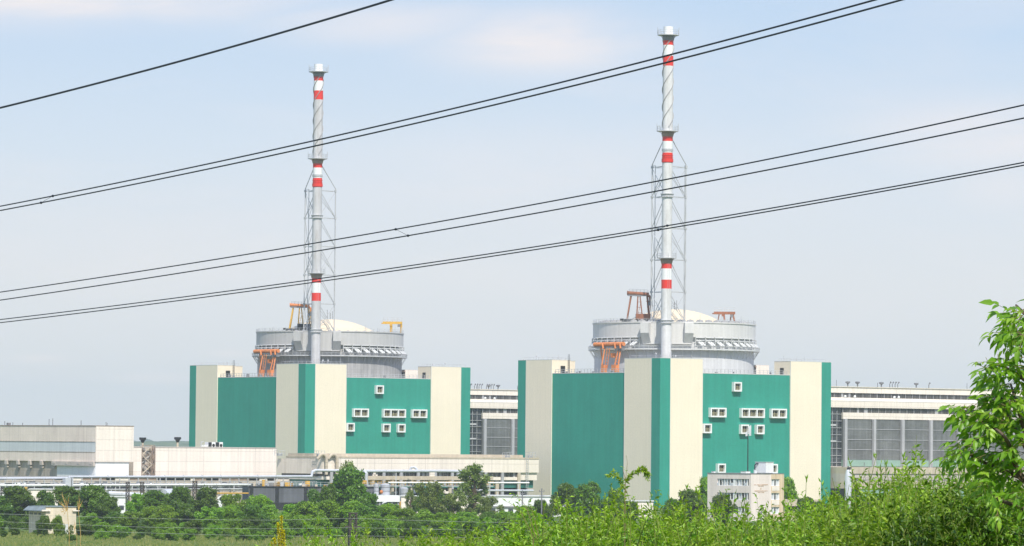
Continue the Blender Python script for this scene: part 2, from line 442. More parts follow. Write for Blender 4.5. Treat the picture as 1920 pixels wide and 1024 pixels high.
# ------------------------------------------------------------------ ground and hills
def make_ground():
    m = bpy.data.materials.new('meadow'); m.use_nodes = True
    n = m.node_tree; p = n.nodes['Principled BSDF']; p.inputs['Roughness'].default_value = 1; p.inputs['Specular IOR Level'].default_value = .1
    t = n.nodes.new('ShaderNodeTexCoord')
    def noise(s, d=6):
        q = n.nodes.new('ShaderNodeTexNoise'); q.inputs['Scale'].default_value = s; q.inputs['Detail'].default_value = d
        n.links.new(t.outputs['Object'], q.inputs['Vector']); return q
    a = noise(.03); b = noise(.9)
    r = n.nodes.new('ShaderNodeValToRGB'); c = r.color_ramp
    c.elements[0].position = .35; c.elements[0].color = (.05, .10, .02, 1)
    c.elements[1].position = .7; c.elements[1].color = (.2, .2, .075, 1)
    e = c.elements.new(.52); e.color = (.1, .15, .035, 1)
    ad = n.nodes.new('ShaderNodeMath'); ad.operation = 'MULTIPLY_ADD'; n.links.new(b.outputs[0], ad.inputs[0]); ad.inputs[1].default_value = .5
    ml = n.nodes.new('ShaderNodeMath'); ml.operation = 'MULTIPLY'; n.links.new(a.outputs[0], ml.inputs[0]); ml.inputs[1].default_value = .5
    n.links.new(ml.outputs[0], ad.inputs[2]); n.links.new(ad.outputs[0], r.inputs[0]); n.links.new(r.outputs[0], p.inputs['Base Color'])
    ys = [-80, -40, 0, 5, 10, 15, 20, 28, 36, 48, 60, 80, 100, 120, 160, 200, 250, 320, 400, 600, 700, 720, 740, 760, 780, 800, 830, 900, 1100, 1500, 2500, 4500, 7500, 11500]
    xs = [-5500, -2500, -900, -400, -200, -120, -80, -60, -45, -30, -20, -10, 0, 10, 20, 30, 45, 60, 80, 120, 200, 400, 900, 2500, 5500]
    rnd = random.Random(3)
    mb = MB(); vs = []
    for y in ys:
        for x in xs:
            w = .25 if 0 < y < 400 and abs(x) < 100 else 0
            vs.append((x, y, ground_at(y) + rnd.uniform(-w, w) * (0.2 if y < 60 else 1)))
    k = len(xs)
    fs = [(j * k + i, j * k + i + 1, (j + 1) * k + i + 1, (j + 1) * k + i) for j in range(len(ys) - 1) for i in range(k - 1)]
    mb.add(vs, fs)
    o = mb.build('ground', m, smooth=False)
    T(o, kind='structure')
    # grass standing at the foot of the tree belt
    rnd = random.Random(5); gb = MB()
    vs = []; fs = []
    for i in range(22000):
        y = rnd.uniform(700, 815) if i % 3 else rnd.uniform(740, 790)
        x = rnd.uniform(-.125 * y, .02 * y); h = rnd.uniform(.12, .45) * (1 + .6 * math.sin(x * .23 + y * .1)) + .08; w = rnd.uniform(.08, .2); t = rnd.uniform(-.5, .5)
        dx = rnd.uniform(-.25, .25)
        a = (x - w * math.cos(t), y - w * math.sin(t), 0); b = (x + w * math.cos(t), y + w * math.sin(t), 0)
        n0 = len(vs); vs += [a, b, (x + dx, y, h)]; fs.append((n0, n0 + 1, n0 + 2))
    gb.add(vs, fs)
    gm = leafmat('meadow_grass', (.10, .18, .03), (.34, .33, .11), .3, 0)
    g = gb.build('grass', gm, recalc=False)
    T(g, 'tall dry and green grass along the foot of the tree belt', 'grass', kind='stuff')
    # far wooded rises beyond the plain
    hm = bpy.data.materials.new('far_wood'); hm.use_nodes = True
    n = hm.node_tree; p = n.nodes['Principled BSDF']; p.inputs['Roughness'].default_value = 1; p.inputs['Specular IOR Level'].default_value = 0
    t = n.nodes.new('ShaderNodeTexCoord'); q = n.nodes.new('ShaderNodeTexNoise'); q.inputs['Scale'].default_value = .02; q.inputs['Detail'].default_value = 8
    n.links.new(t.outputs['Object'], q.inputs['Vector'])
    r = n.nodes.new('ShaderNodeValToRGB'); r.color_ramp.elements[0].position = .4; r.color_ramp.elements[0].color = (.03, .06, .02, 1)
    r.color_ramp.elements[1].position = .62; r.color_ramp.elements[1].color = (.1, .13, .05, 1)
    n.links.new(q.outputs[0], r.inputs[0]); n.links.new(r.outputs[0], p.inputs['Base Color'])
    rnd = random.Random(9)
    mb = MB()
    for (y0, hz, dep, st) in ((7200, 19.5, 900, 22), (8900, 22, 900, 30)):
        xs_ = np.arange(-5000, 5000, st); rows = []
        ph = [rnd.uniform(0, 6.28) for _ in range(6)]
        for j, (dy, k) in enumerate(((0, 0), (40, .62), (160, 1.0), (dep, .9), (dep + 300, 0))):
            row = []
            for x in xs_:
                h = hz * (1 + .04 * math.sin(x / 310 + ph[0]) + .05 * math.sin(x / 97 + ph[1]) + .05 * math.sin(x / 41 + ph[2])) * k
                h += rnd.uniform(-1.6, 1.6) * (1 if k else 0)
                row.append((float(x), y0 + dy + rnd.uniform(-8, 8), max(h, -.5)))
            rows.append(row)
        vs = [p_ for r_ in rows for p_ in r_]; w = len(xs_)
        fs = [(j * w + i, j * w + i + 1, (j + 1) * w + i + 1, (j + 1) * w + i) for j in range(len(rows) - 1) for i in range(w - 1)]
        mb.add(vs, fs)
    o = mb.build('hills', hm); T(o, kind='structure')
    # one blue hill showing faintly further off
    mb = MB(); c = at(268, 830, 10500); vs = []; fs = []
    for i in range(25):
        for j in range(9):
            a = i / 24 * 2 - 1; b = j / 8 * 2 - 1
            vs.append((c.x + a * 60, 10500 + b * 300, -1 + 27 * max(0, 1 - a * a) ** .5 * max(0, 1 - b * b) * (1 + .12 * math.sin(a * 9))))
    fs = [(i * 9 + j, (i + 1) * 9 + j, (i + 1) * 9 + j + 1, i * 9 + j + 1) for i in range(24) for j in range(8)]
    mb.add(vs, fs); o = mb.build('far_hill', hm, smooth=True); T(o, kind='structure')
make_ground()

# ------------------------------------------------------------------ reactor buildings
S = 66.0; HW = 38.7; HT = 42.8; CX = CY = 33.0
CR = Vector((42.7, 1222.3, 0)); CL = Vector((-65.3, 1355.0, 0))

def railing(mb, pts, h=1.1, step=2.4, r=.045, closed=False, rails=2):
    P = [Vector(p) for p in pts]
    if closed: P.append(P[0])
    for k in range(rails):
        for a, b in zip(P, P[1:]):
            dz = Vector((0, 0, h * (k + 1) / rails))
            mb.tube([a + dz, b + dz], r, 4)
    for a, b in zip(P, P[1:]):
        n = max(1, int((b - a).length / step))
        for i in range(n + (0 if closed else 1)):
            q = a.lerp(b, i / n)
            mb.tube([q, q + Vector((0, 0, h))], r * 1.1, 4)

LOUV = [(27.45, 33.65, 1), (18.6, 26.1, 2), (30.4, 26.1, 3), (42.0, 26.1, 2), (16.05, 21.45, 1), (30.3, 21.35, 1), (36.3, 21.35, 1), (21.5, 9.95, 1), (41.6, 9.95, 1)]

def reactor(C, which, lab):
    root = empty('reactor_building', C, ANG)
    T(root, lab, 'reactor building', 'twin reactor buildings')
    w = MB(); w.box(.35, .35, -.5, S - .35, S - .35, HW); w.build('wall', M['green'], root)
    rf = MB(); rf.box(.6, .6, HW + .004, S - .6, S - .6, HW + .09); roof = rf.build('roof', M['roof'], root)
    cp = MB()
    for a, b, c, d in ((16.1, .3, 49.9, .75), (16.1, S - .75, 49.9, S - .3), (.3, 16.1, .75, 49.9), (S - .75, 16.1, S - .3, 49.9)):
        cp.box(a, b, HW + .01, c, d, HW + .22).cut()
    cp.each('coping', M['coping'], root)
    rl = MB()
    railing(rl, [(16.4, 1.2, HW + .1), (49.6, 1.2, HW + .1)], 1.2, 1.5, .075); rl.cut()
    railing(rl, [(1.2, 16.4, HW + .1), (1.2, 49.6, HW + .1)], 1.2, 1.5, .075); rl.cut()
    rl.each('railing', M['steel'], root)
    # four L-shaped corner towers
    def tower(fx, fy):
        X = lambda x: x if fx > 0 else S - x
        Y = lambda y: y if fy > 0 else S - y
        g = MB()
        g.box(X(0), Y(0), -.5, X(3.85), Y(3.85), HT, 0)
        g.box(X(3.85), Y(0), -.5, X(16.05), Y(7.2), HT, 1)
        g.box(X(0), Y(7.2), -.5, X(7.2), Y(16.05), HT, 1)
        g.box(X(0), Y(3.85), -.5, X(3.85), Y(7.2), HT, 1)
        t = g.build('corner_tower', [M['green'], M['cream']], root)
        j = MB()
        for q in (3.85, 16.05):       # joint trims where the colours meet
            j.box(X(q - .06), Y(-.03), -.5, X(q + .06), Y(.05), HT)
            j.box(X(-.03), Y(q - .06), -.5, X(.05), Y(q + .06), HT)
        j.box(X(-.02), Y(-.02), HT + .003, X(16.1), Y(7.25), HT + .16)
        j.box(X(-.02), Y(7.25), HT + .003, X(7.25), Y(16.1), HT + .16)
        j.build('coping', M['coping'], t)
        r_ = MB()
        loop = [(X(1.2), Y(1.2), HT + .16), (X(15.2), Y(1.2), HT + .16), (X(15.2), Y(6.2), HT + .16), (X(6.2), Y(6.2), HT + .16), (X(6.2), Y(15.2), HT + .16), (X(1.2), Y(15.2), HT + .16)]
        railing(r_, loop, .75, 2.2, .03, True, 1)
        rr = random.Random(int(X(1) * 7 + Y(1) * 3 + which))
        for _ in range(4):
            ax, ay = X(rr.uniform(1.5, 15)), Y(rr.uniform(1.5, 6)); hh = rr.uniform(1, 2.2)
            r_.tube([(ax, ay, HT), (ax, ay, HT + hh)], .05, 4)
            if rr.random() < .4: r_.ball((ax, ay, HT + hh * .75), .28, 0, 6)
        r_.build('railing', M['steel'], t)
        if (fx > 0) != (fy > 0):
            d = MB()
            if fx > 0:   # far end of the left face: door in the end wall that looks along the face
                d.box(3.4, Y(16.06), HW + .1, 4.9, Y(16.4), HW + 2.4)
                d.tube([(6.6, Y(16.3), HW), (6.6, Y(16.3), HT + 1.8)], .06, 4); d.tube([(6.1, Y(16.3), HW), (6.1, Y(16.3), HT + 1.8)], .06, 4)
                for k in range(9): d.tube([(6.1, Y(16.3), HW + .5 * k), (6.6, Y(16.3), HW + .5 * k)], .04, 4)
            else:
                d.box(X(16.06), 3.0, HW + .1, X(16.4), 4.3, HW + 2.2)
            d.build('door', M['dark'], t)
    for fx, fy in ((1, 1), (1, -1), (-1, 1), (-1, -1)): tower(fx, fy)
    # louvred vents on the sunlit face
    for (a, z, k) in LOUV:
        f = MB(); wd = k * 3.0; h = 2.75; d0, d1 = -.75, .34; th = .42
        f.box(a, d0, z, a + wd, d1, z + th); f.box(a, d0, z + h - th, a + wd, d1, z + h)
        for i in range(k + 1):
            x0 = a + i * 3.0 - (th / 2 if 0 < i < k else (th if i == k else 0))
            f.box(x0, d0 + .002, z + th, x0 + th, d1, z + h - th)
        fo = f.build('vent_frame', M['white'], root)
        l = MB(); l.box(a + th, .15, z + th, a + wd - th, .34, z + h - th, 0)
        for i in range(k):
            xa = a + i * 3.0 + th * (1 if i == 0 else .5) + .03; xb = a + (i + 1) * 3.0 - th * (1 if i == k - 1 else .5) - .03
            for q in range(5):
                zz = z + th + .12 + q * .37
                if q in (3,) : continue
                l.box(xa, -.25, zz, xb - (.5 if q > 2 else 0), -.1, zz + .14, 1)
            l.box(xa + .95, -.32, z + th, xa + 1.1, -.26, z + h - th, 1)
        l.build('louvre', [M['dark'], M['slat']], fo)
    # containment drum, gallery, tendon anchors, dome
    DIA = R(225)
    d = MB()
    d.lathe([(23.7, HW), (23.7, 45.7), (23.1, 45.7), (23.1, 49.6)], 96, CX, CY)
    d.build('drum_lower', M['concrete' if which == 0 else 'drumlite'], root, True)
    up = MB()
    up.lathe([(23.2, 49.45), (24.15, 49.45), (24.15, 53.6), (24.35, 53.6), (24.35, 53.95), (23.9, 53.95), (23.9, 53.3), (14.0, 53.3)], 96, CX, CY)
    uo = up.build('drum_upper', M['drumpale' if which else 'drum'], root, True)
    ap = MB()   # deeper apron under the stack
    ap.lathe([(23.3, 47.4), (24.3, 47.4), (24.3, 53.5)], 12, CX, CY, 0, DIA - R(17), DIA + R(17))
    for sgn in (-1, 1):
        t = DIA + sgn * R(14.5)
        ca, sa = math.cos(t), math.sin(t); tx, ty = -sa, ca
        def P(r, q, z): return (CX + ca * r + tx * q, CY + sa * r + ty * q, z)
        vs = [P(23.5, -1.3, 53.6), P(23.5, 1.3, 53.6), P(26.2, 1.3, 53.6), P(26.2, -1.3, 53.6), P(26.2, -1.3, 50.6), P(26.2, 1.3, 50.6), P(24.0, -1.3, 47.3), P(24.0, 1.3, 47.3), P(23.0, -1.3, 47.3), P(23.0, 1.3, 47.3)]
        ap.add(vs, [(0, 1, 2, 3), (3, 2, 5, 4), (4, 5, 7, 6), (6, 7, 9, 8), (0, 3, 4, 6, 8), (1, 9, 7, 5, 2)])
    ap.build('buttress', M['drumpale' if which else 'drum'], uo)
    # parapet bumps and rail
    pr = MB()
    n = 46
    for i in range(n):
        t = 2 * math.pi * i / n
        c = (CX + 21.2 * math.cos(t), CY + 21.2 * math.sin(t), 53.85 if which else 53.35)
        pr.ball(c, 1.25, 0, 8, .75)
    pr.build('tendon_cap', M['concrete'], uo, True)
    rl = MB()
    rp = [(CX + 24.1 * math.cos(2 * math.pi * i / 60), CY + 24.1 * math.sin(2 * math.pi * i / 60), 53.95) for i in range(60)]
    railing(rl, rp, .9, 9, .04, True)
    rr = random.Random(4 + which)
    for _ in range(26):
        t = rr.uniform(0, 6.28); x, y = CX + 23.6 * math.cos(t), CY + 23.6 * math.sin(t)
        rl.tube([(x, y, 53.9), (x, y, 53.9 + rr.uniform(1, 2.1))], .06, 4)
    rl.build('railing', M['steel'], uo)
    ga = MB()
    ga.lathe([(23.6, 45.75), (25.45, 45.75), (25.45, 46.15), (23.6, 46.15)], 96, CX, CY)
    ga.lathe([(25.43, 46.9), (25.52, 46.9), (25.52, 47.0), (25.43, 47.0)], 96, CX, CY)
    ga.lathe([(25.43, 46.5), (25.5, 46.5), (25.5, 46.56), (25.43, 46.56)], 96, CX, CY)
    for i in range(110):
        t = 2 * math.pi * i / 110; c_, s_ = math.cos(t), math.sin(t)
        ga.tube([(CX + 25.45 * c_, CY + 25.45 * s_, 46.1), (CX + 25.45 * c_, CY + 25.45 * s_, 47.0)], .05, 4)
        if i % 2 == 0:
            ga.tube([(CX + 25.2 * c_, CY + 25.2 * s_, 45.8), (CX + 23.7 * c_, CY + 23.7 * s_, 43.4)], .08, 4)
    ga.build('gallery', M['steel' if which == 0 else 'coping'], root)
    for sgn in (-1, 1):
        tb = MB()
        for g in range(17):
            ph = R(21 + g * 7.2) * sgn
            tt = MB()
            for q in (0, 1):
                t = DIA + ph + R(1.9) * q * sgn
                if abs(t - DIA) > R(150): continue
                t2 = t + R(3.4) * sgn
                tt.tube([(CX + 23.5 * math.cos(t), CY + 23.5 * math.sin(t), 48.6), (CX + 24.9 * math.cos(t2), CY + 24.9 * math.sin(t2), 46.95)], .31, 8)
            # niche boxes and white frames
            if tt.v: tt.build('tendon_anchor', M['anchor'], root, True)
            t = DIA + ph - R(1.2) * sgn
            for (ra, zz) in ((24.4, 48.55), (24.4, 49.35)):
                tb.tube([(CX + ra * math.cos(t), CY + ra * math.sin(t), zz), (CX + ra * math.cos(t + R(6.4) * sgn), CY + ra * math.sin(t + R(6.4) * sgn), zz)], .13, 5)
            tb.tube([(CX + 24.4 * math.cos(t), CY + 24.4 * math.sin(t), 49.4), (CX + 24.4 * math.cos(t), CY + 24.4 * math.sin(t), 47.2)], .1, 5)
        tb.build('anchor_frame', M['anchor'], root, True)
    dm = MB()
    rs = 28.6; zc = 58.35 - rs
    dm.lathe([(rs * math.sin(R(a)), zc + rs * math.cos(R(a))) for a in (0.01, 4, 8, 12, 16, 20, 24, 28, 32, 36, 40, 44)], 72, CX, CY)
    do = dm.build('dome', M['dome'], root, True)
    an = MB(); an.tube([(CX, CY, 58), (CX, CY, 60.5)], .12, 5); an.tube([(CX - 1, CY, 58), (CX - 1, CY + .3, 61.5)], .09, 5); an.tube([(CX + .9, CY, 58), (CX + .9, CY, 61)], .08, 5)
    an.build('lightning_rod', M['steeldark'], do)
    # small penthouse at the right of the drum
    ph = MB()
    ph.box(55.3, 21.5, HW, 60.5, 26.5, HW + 3.4, 0); ph.box(51.2, 21.5, HW, 55.3, 26.5, HW + 2.6, 1)
    ph.box(51.2, 21.2, HW + 2.6, 55.3, 26.5, HW + 3.0, 2); ph.box(51.2, 21.8, HW + 3.0, 53.2, 26.0, HW + 3.9, 0)
    for k in range(4): ph.box(51.4 + k * 1.1, 21.42, HW + .3, 51.55 + k * 1.1, 21.5, HW + 2.5, 3)
    ph.build('penthouse', [M['hallwhite'], M['dark'], M['brown'], M['steel']], root)
    # low things on the roof edge
    md = MB()
    rr = random.Random(which)
    for _ in range(9):
        x, y = (rr.uniform(1.5, 3.5), rr.uniform(17, 48)) if rr.random() < .6 else (rr.uniform(17, 48), rr.uniform(1.5, 3.5))
        k = rr.uniform(.3, .7); md.box(x, y, HW + .09, x + k, y + k, HW + rr.uniform(.5, 1.2)).cut()
    md.each('roof_unit', M['steeldark'], roof)
    return root
reactor(CR, 1, 'nearer green and cream reactor building on the right, its gallery pale under the dome')
reactor(CL, 0, 'farther green and cream reactor building on the left, behind the low white halls')

# ------------------------------------------------------------------ ventilation stacks
def stack(C, lab):
    a = 33 - 27.8 * math.cos(R(45))
    base = C + U * a + V * a
    root = empty('ventilation_stack', (base.x, base.y, HW + .09), ANG)
    T(root, lab, 'chimney stack', 'red and white banded ventilation stacks')
    z0 = HW + .09
    RR = 1.52
    bands = [(z0, 63.4, 2), (63.4, 66.0, 1), (66.0, 69.25, 0), (69.25, 72.0, 1), (72.0, 100.1, 2), (100.1, 103.05, 1), (103.05, 106.4, 0), (106.4, 109.0, 1),
             (109.0, 128.4, 2), (128.4, 131.3, 1), (131.3, 134.5, 0), (134.5, 137.2, 1), (137.2, 139.9, 0)]
    sh = MB()
    for lo, hi, mi in bands:
        r = RR * (.93 if lo > 137 else 1.0)
        mm = [1, 2, 0][mi] if False else mi
        sh.lathe([(r, lo - z0), (r, hi - z0)], 28, 0, 0, mm)
    so = sh.build('shaft', [M['white'], M['red'], M['stackpale' if C is CR else 'stack']], root, True)
    lid = MB(); lid.lathe([(RR * .93, 139.9 - z0), (RR * .8, 139.9 - z0), (RR * .8, 135 - z0), (.01, 135 - z0)], 24); lid.build('flue', M['dark'], so)
    # ribs and collars
    cb = MB()
    for z, rr_, h in ((100.3, 1.72, 1.0), (102.2, 1.66, .22), (101.6, 1.66, .18)):
        cb.lathe([(RR, z - z0), (rr_, z - z0), (rr_, z + h - z0), (RR, z + h - z0)], 28)
    cb.build('rib', M['red'], so, True)
    cw = MB()
    cw.lathe([(RR, 103.5 - z0), (1.66, 103.5 - z0), (1.66, 104.2 - z0), (RR, 104.2 - z0)], 28)
    for z in (53.2, 90.0):
        cw.lathe([(RR, z - z0), (1.95, z + .1 - z0), (1.95, z + .25 - z0), (1.7, z + .3 - z0), (1.7, z + .9 - z0), (1.95, z + .95 - z0), (1.95, z + 1.1 - z0), (RR, z + 1.15 - z0)], 28)
        for k in range(14):
            t = 2 * math.pi * k / 14; cw.box(1.68 * math.cos(t) - .09, 1.68 * math.sin(t) - .09, z + .2 - z0, 1.68 * math.cos(t) + .22, 1.68 * math.sin(t) + .09, z + .95 - z0)
    cw.build('collar', M['steel'], so)
    for zp, rw in ((72.2, 2.75), (109.2, 3.1), (137.3, 3.1)):
        p = MB(); z = zp - z0
        p.lathe([(RR * .9, z), (rw, z), (rw, z + .22), (RR * .9, z + .22)], 24, 0, 0, 0)
        p.lathe([(RR, z - 1.5), (RR + .08, z - 1.5), (RR + .25, z - .8), (RR + .25, z)], 24, 0, 0, 1)
        for k in range(12):
            t = 2 * math.pi * k / 12
            p.tube([(rw * math.cos(t), rw * math.sin(t), z + .2), (rw * math.cos(t), rw * math.sin(t), z + 1.5)], .05, 4)
            p.tube([(rw * .8 * math.cos(t), rw * .8 * math.sin(t), z), (1.55 * math.cos(t), 1.55 * math.sin(t), z - .8)], .06, 4, 1)
        for zz in (z + .85, z + 1.5):
            p.tube([(rw * math.cos(2 * math.pi * k / 24), rw * math.sin(2 * math.pi * k / 24), zz) for k in range(25)], .05, 4, 0, False)
        for s_ in (-1, 1):
            qx, qy = s_ * rw * math.cos(R(-38)), s_ * rw * math.sin(R(-38))
            p.tube([(qx, qy, z), (qx, qy, z + 2.4)], .07, 4)
        p.build('platform', [M['steel'], M['steeldark'] if zp > 130 else M['brown']], so)
    # helical strakes on the top section
    st = MB()
    for q in range(3):
        pts = []
        for i in range(90):
            k = i / 89; z = 110.5 + k * 25.5 - z0; t = 2 * math.pi * (q / 3 + k * 25.5 / 15.0 * 1.0)
            pts.append((1.62 * math.cos(-t), 1.62 * math.sin(-t), z))
        # strake fins wind up to the right as seen from the field
        pts = [(x, -y, z) for x, y, z in pts]
        st.tube(pts, .13, 4)
    st.build('strake', M['strake'], so)
    ld = MB()
    for k in range(2):
        t = R(-100 - k * 16); ld.tube([(1.6 * math.cos(t), 1.6 * math.sin(t), 15), (1.6 * math.cos(t), 1.6 * math.sin(t), 32)], .03, 4)
    ld.build('ladder', M['steel'], so)
    # guy lattice standing on the drum edge
    la = MB()
    DI = R(225)
    def wp(r, phi):    # local position of a leg relative to the stack axis
        return (CX + r * math.cos(DI + R(phi)) - a, CY + r * math.sin(DI + R(phi)) - a)
    legs = [wp(22.3, 12.9), wp(22.3, -12.9), wp(19.0, 13.2), wp(19.0, -13.2)]
    zb = 53.95 - z0; lv = [54.0, 62.6, 72.0, 81.2, 90.4, 99.2]
    for i, (x, y) in enumerate(legs):
        top = 99.9 - z0
        la.tube([(x, y, zb - .2), (x, y, top)], .17 if i < 2 else .11, 5)
        d = Vector((x, y)).normalized() * RR
        front = i < 2
        if front:
            la.tube([(x, y, top), (d.x, d.y, 107.5 - z0)], .14, 5)
            for z in lv:
                la.box(x - .28, y - .28, z - .35 - z0, x + .28, y + .28, z + .35 - z0)
        for z in lv[1:]:
            la.tube([(x, y, z - z0), (d.x, d.y, z - z0)], .1, 4)
        for k, (zl, zh) in enumerate(zip(lv, lv[1:])):
            if front:
                if k in (0, 2, 4):
                    la.tube([(x, y, zh - .3 - z0), (d.x, d.y, zl + 1.2 - z0)], .085, 4)
                    la.tube([(x, y, zl + .4 - z0), (d.x, d.y, zh - 3.2 - z0)], .085, 4)
                la.tube([(x, y, zl + .2 - z0), (d.x, d.y, zh - .6 - z0)], .1, 4)
            else:
                la.tube([(x, y, zl - z0), (legs[i - 2][0], legs[i - 2][1], zh - z0)], .06, 4)
                la.tube([(x, y, zl + .2 - z0), (d.x, d.y, zh - 1.5 - z0)], .07, 4)
        if not front:
            la.tube([(x, y, 99.9 - z0), (legs[i - 2][0], legs[i - 2][1], 99.9 - z0)], .08, 4)
    for z in lv[1:]:
        la.tube([(legs[2][0], legs[2][1], z - z0), (legs[3][0], legs[3][1], z - z0)], .07, 4)
    la.build('lattice_frame', M['steel'], root)
stack(CR, 'taller looking red, white and grey banded stack rising before the right hand dome')
stack(CL, 'slimmer looking red, white and grey banded stack rising before the left hand dome')

# ------------------------------------------------------------------ gantry cranes on the roofs
def crane_tall(px, D, z, lab, mb_, ml, mc, s=1.0):
    """crane with a heavy round girder, one splayed leg and a trestle with a machine box"""
    p = at(px, 600, D)
    root = empty('roof_crane', (p.x, p.y, z), R(4)); T(root, lab, 'crane')
    b = MB(); b.tube([(-3.2, 0, 8.05), (3.1, 0, 7.7)], .55, 10, 0); b.tube([(-3.3, 0, 8.05), (-3.15, 0, 8.05)], .68, 10, 0)
    b.box(-3.1, -.4, 7.15, 2.9, .4, 7.55, 1); b.tube([(2.2, -.2, 7.9), (3.6, -.2, 6.9), (3.7, -.2, 5.2)], .4, 8, 0)
    g = b.build('girder', [mb_, M['steeldark']], root, True)
    r_ = MB(); railing(r_, [(-2.8, -.5, 8.4), (2.8, -.5, 8.2)], .8, 1.0, .04); r_.build('railing', M['steeldark'], g)
    def leg(x0, y0, x1, y1, zt, r, m):
        MB().tube([(x0, y0, 0.3), (x1, y1, zt)], r, 6).build('leg', m, root)
    leg(-3.4, -1.2, -2.2, 0, 7.3, .22, ml); leg(-.6, -1.4, -.1, 0, 7.3, .2, ml); leg(1.2, -1.2, .5, 0, 7.3, .18, ml); leg(3.4, -1.2, 2.7, 0, 7.2, .22, ml)
    leg(-3.0, 1.6, -2.0, 0, 7.3, .15, ml); leg(3.3, 1.6, 2.5, 0, 7.2, .15, ml)
    t = MB()
    for zz in (2.2, 3.8, 5.4): t.tube([(-.45 + zz * .05, -1.0, zz), (.95, -.8, zz)], .08, 4)
    t.tube([(-.5, -1.2, .3), (.7, 0, 5)], .08, 4); t.tube([(2.2, -.8, 5.6), (3.5, -.9, 5.6)], .1, 4); t.tube([(4.0, -.8, 4.2), (5.2, -.8, 4.4)], .05, 4)
    t.tube([(3.2, -.6, 6.8), (3.9, -.8, 1.0)], .16, 5)
    t.build('brace', ml, root)
    c = MB(); c.box(-.8, -2.0, .25, 3.6, -.2, 1.9); c.build('machine_box', mc, root)
    c = MB(); c.box(2.8, -.9, 4.4, 4.0, .3, 5.9); c.build('hoist', M['steeldark'], root)
    w = MB(); w.box(-4.6, -2.2, -1.2, 4.0, 1.9, .3); w.box(-5.4, -1.2, -.15, -4.4, -.6, .5); w.build('bogie', M['black'], root)
    return root
def dc(C, a, b): return (C + U * a + V * b)
crane_tall(1196.5, dc(CR, 27, 20).y, 54.5, 'rusty brown roof crane with a brown machine box, above the right drum beside the stack', M['rust'], M['rust'], M['rust'])
crane_tall(562, dc(CL, 24, 24).y, 54.5, 'orange topped roof crane with yellow legs and black machine box, above the left drum', M['orange'], M['yellow'], M['black'])

def crane_edge(C, lab, m):
    q = C + U * 6.0 + V * 30.5
    root = empty('roof_crane', (q.x, q.y, HW + .09), ANG + math.pi / 2); T(root, lab, 'crane')
    b = MB(); b.tube([(-6.8, 0, 8.5), (6.8, 0, 8.5)], .62, 10, 0); b.box(-6.6, -.45, 7.5, 6.6, .45, 7.9, 1)
    for x in (-5.0, -2.6, 3): b.tube([(x, .1, 8.7), (x - 1.0, .9, 8.6), (x - 1.4, .95, 7.2)], .28, 6, 0)
    g = b.build('girder', [m, M['steeldark']], root, True)
    for (x0, y0, x1, y1) in ((4.6, -1.8, 3.9, 0), (1.4, 2.0, 1.9, 0), (-6.4, 2.0, -5.4, 0), (-4.4, 2, -4.6, 0)):
        MB().tube([(x0, y0, .3), (x1, y1, 7.8)], .21, 6).build('leg', m, root)
    t = MB()
    for k in range(7):
        z = 1.2 + k * .95; f = (z - .3) / 7.5
        t.tube([(-6.6 + 1.2 * f, 2.0 * (1 - f), z), (-3.8 - .8 * f, 2.0 * (1 - f), z)], .1, 4)
        t.tube([(-.8 - .15 * k, 1.2, z), (.4 - .15 * k, 1.2, z)], .09, 4)
    t.tube([(-.6, 1.2, 1), (-1.8, 1.2, 7.4)], .12, 5); t.tube([(.6, 1.2, 1), (-.6, 1.2, 7.4)], .12, 5)
    t.build('ladder', m, root)
    c = MB(); c.box(-.5, 1.1, .25, .9, 2.3, 2.4).cut(); c.box(-6.2, 1.2, .25, -4.2, 2.6, 2.4).cut(); c.each('machine_box', m, root)
    h = MB(); h.box(-2.6, -.4, 4.6, -1.3, .5, 5.9, 0); h.box(-6.5, -.6, 6.6, -3.5, .6, 7.4, 1); h.build('hoist', [m, M['steeldark']], root)
    w = MB(); w.box(-7.2, -2.3, 0, 5.2, 2.5, .25); w.build('bogie', M['steeldark'], root)
crane_edge(CR, 'bright orange gantry crane on the roof edge of the right reactor building', M['orange'])
crane_edge(CL, 'bright orange gantry crane on the roof edge of the left reactor building', M['orange'])

def crane_small(px, D, lab, m, four):
    p = at(px, 600, D)
    root = empty('roof_crane', (p.x, p.y, 53.3), R(-3)); T(root, lab, 'crane')
    b = MB(); b.box(-3.2, -.45, 3.9, 3.2, .45, 4.7, 0); b.box(-3.7, -.2, 3.95, -3.2, .2, 4.3, 0); b.box(-.9, -.7, 3.3, -.1, .7, 3.9, 0); b.box(1.7, -.5, 3.0, 2.6, .5, 3.8, 1)
    g = b.build('girder', [m, M['steeldark']], root)
    r_ = MB(); railing(r_, [(-3.1, -.45, 4.7), (3.1, -.45, 4.7), (3.1, .45, 4.7), (-3.1, .45, 4.7)], 1.25, 1.3, .045, True); r_.build('railing', M['steel'], g)
    L = ((-1.9, 0, -1.6, 0, .16), (.2, -1.4, -.2, 0, .26), (1.6, 1.4, 1.9, 0, .2), (3.3, -.6, 2.5, 0, .26)) if four else ((-.45, 0, -.45, 0, .42), (2.9, 0, 2.9, 0, .32), (-.45, 1.5, -.45, .2, .2), (2.9, 1.5, 2.9, .2, .2))
    for x0, y0, x1, y1, r in L:
        MB().tube([(x0, y0, .1 if four and x0 > -1 or not four else 2.2), (x1, y1, 4.1)], r, 6).build('leg', m, root)
crane_small(1358.5, dc(CR, 50, 30).y, 'small rusty gantry with a railed top at the right rim of the right drum', M['rust'], True)
crane_small(736, dc(CL, 50, 30).y, 'small yellow gantry with a railed top at the right rim of the left drum', M['yellow'], False)

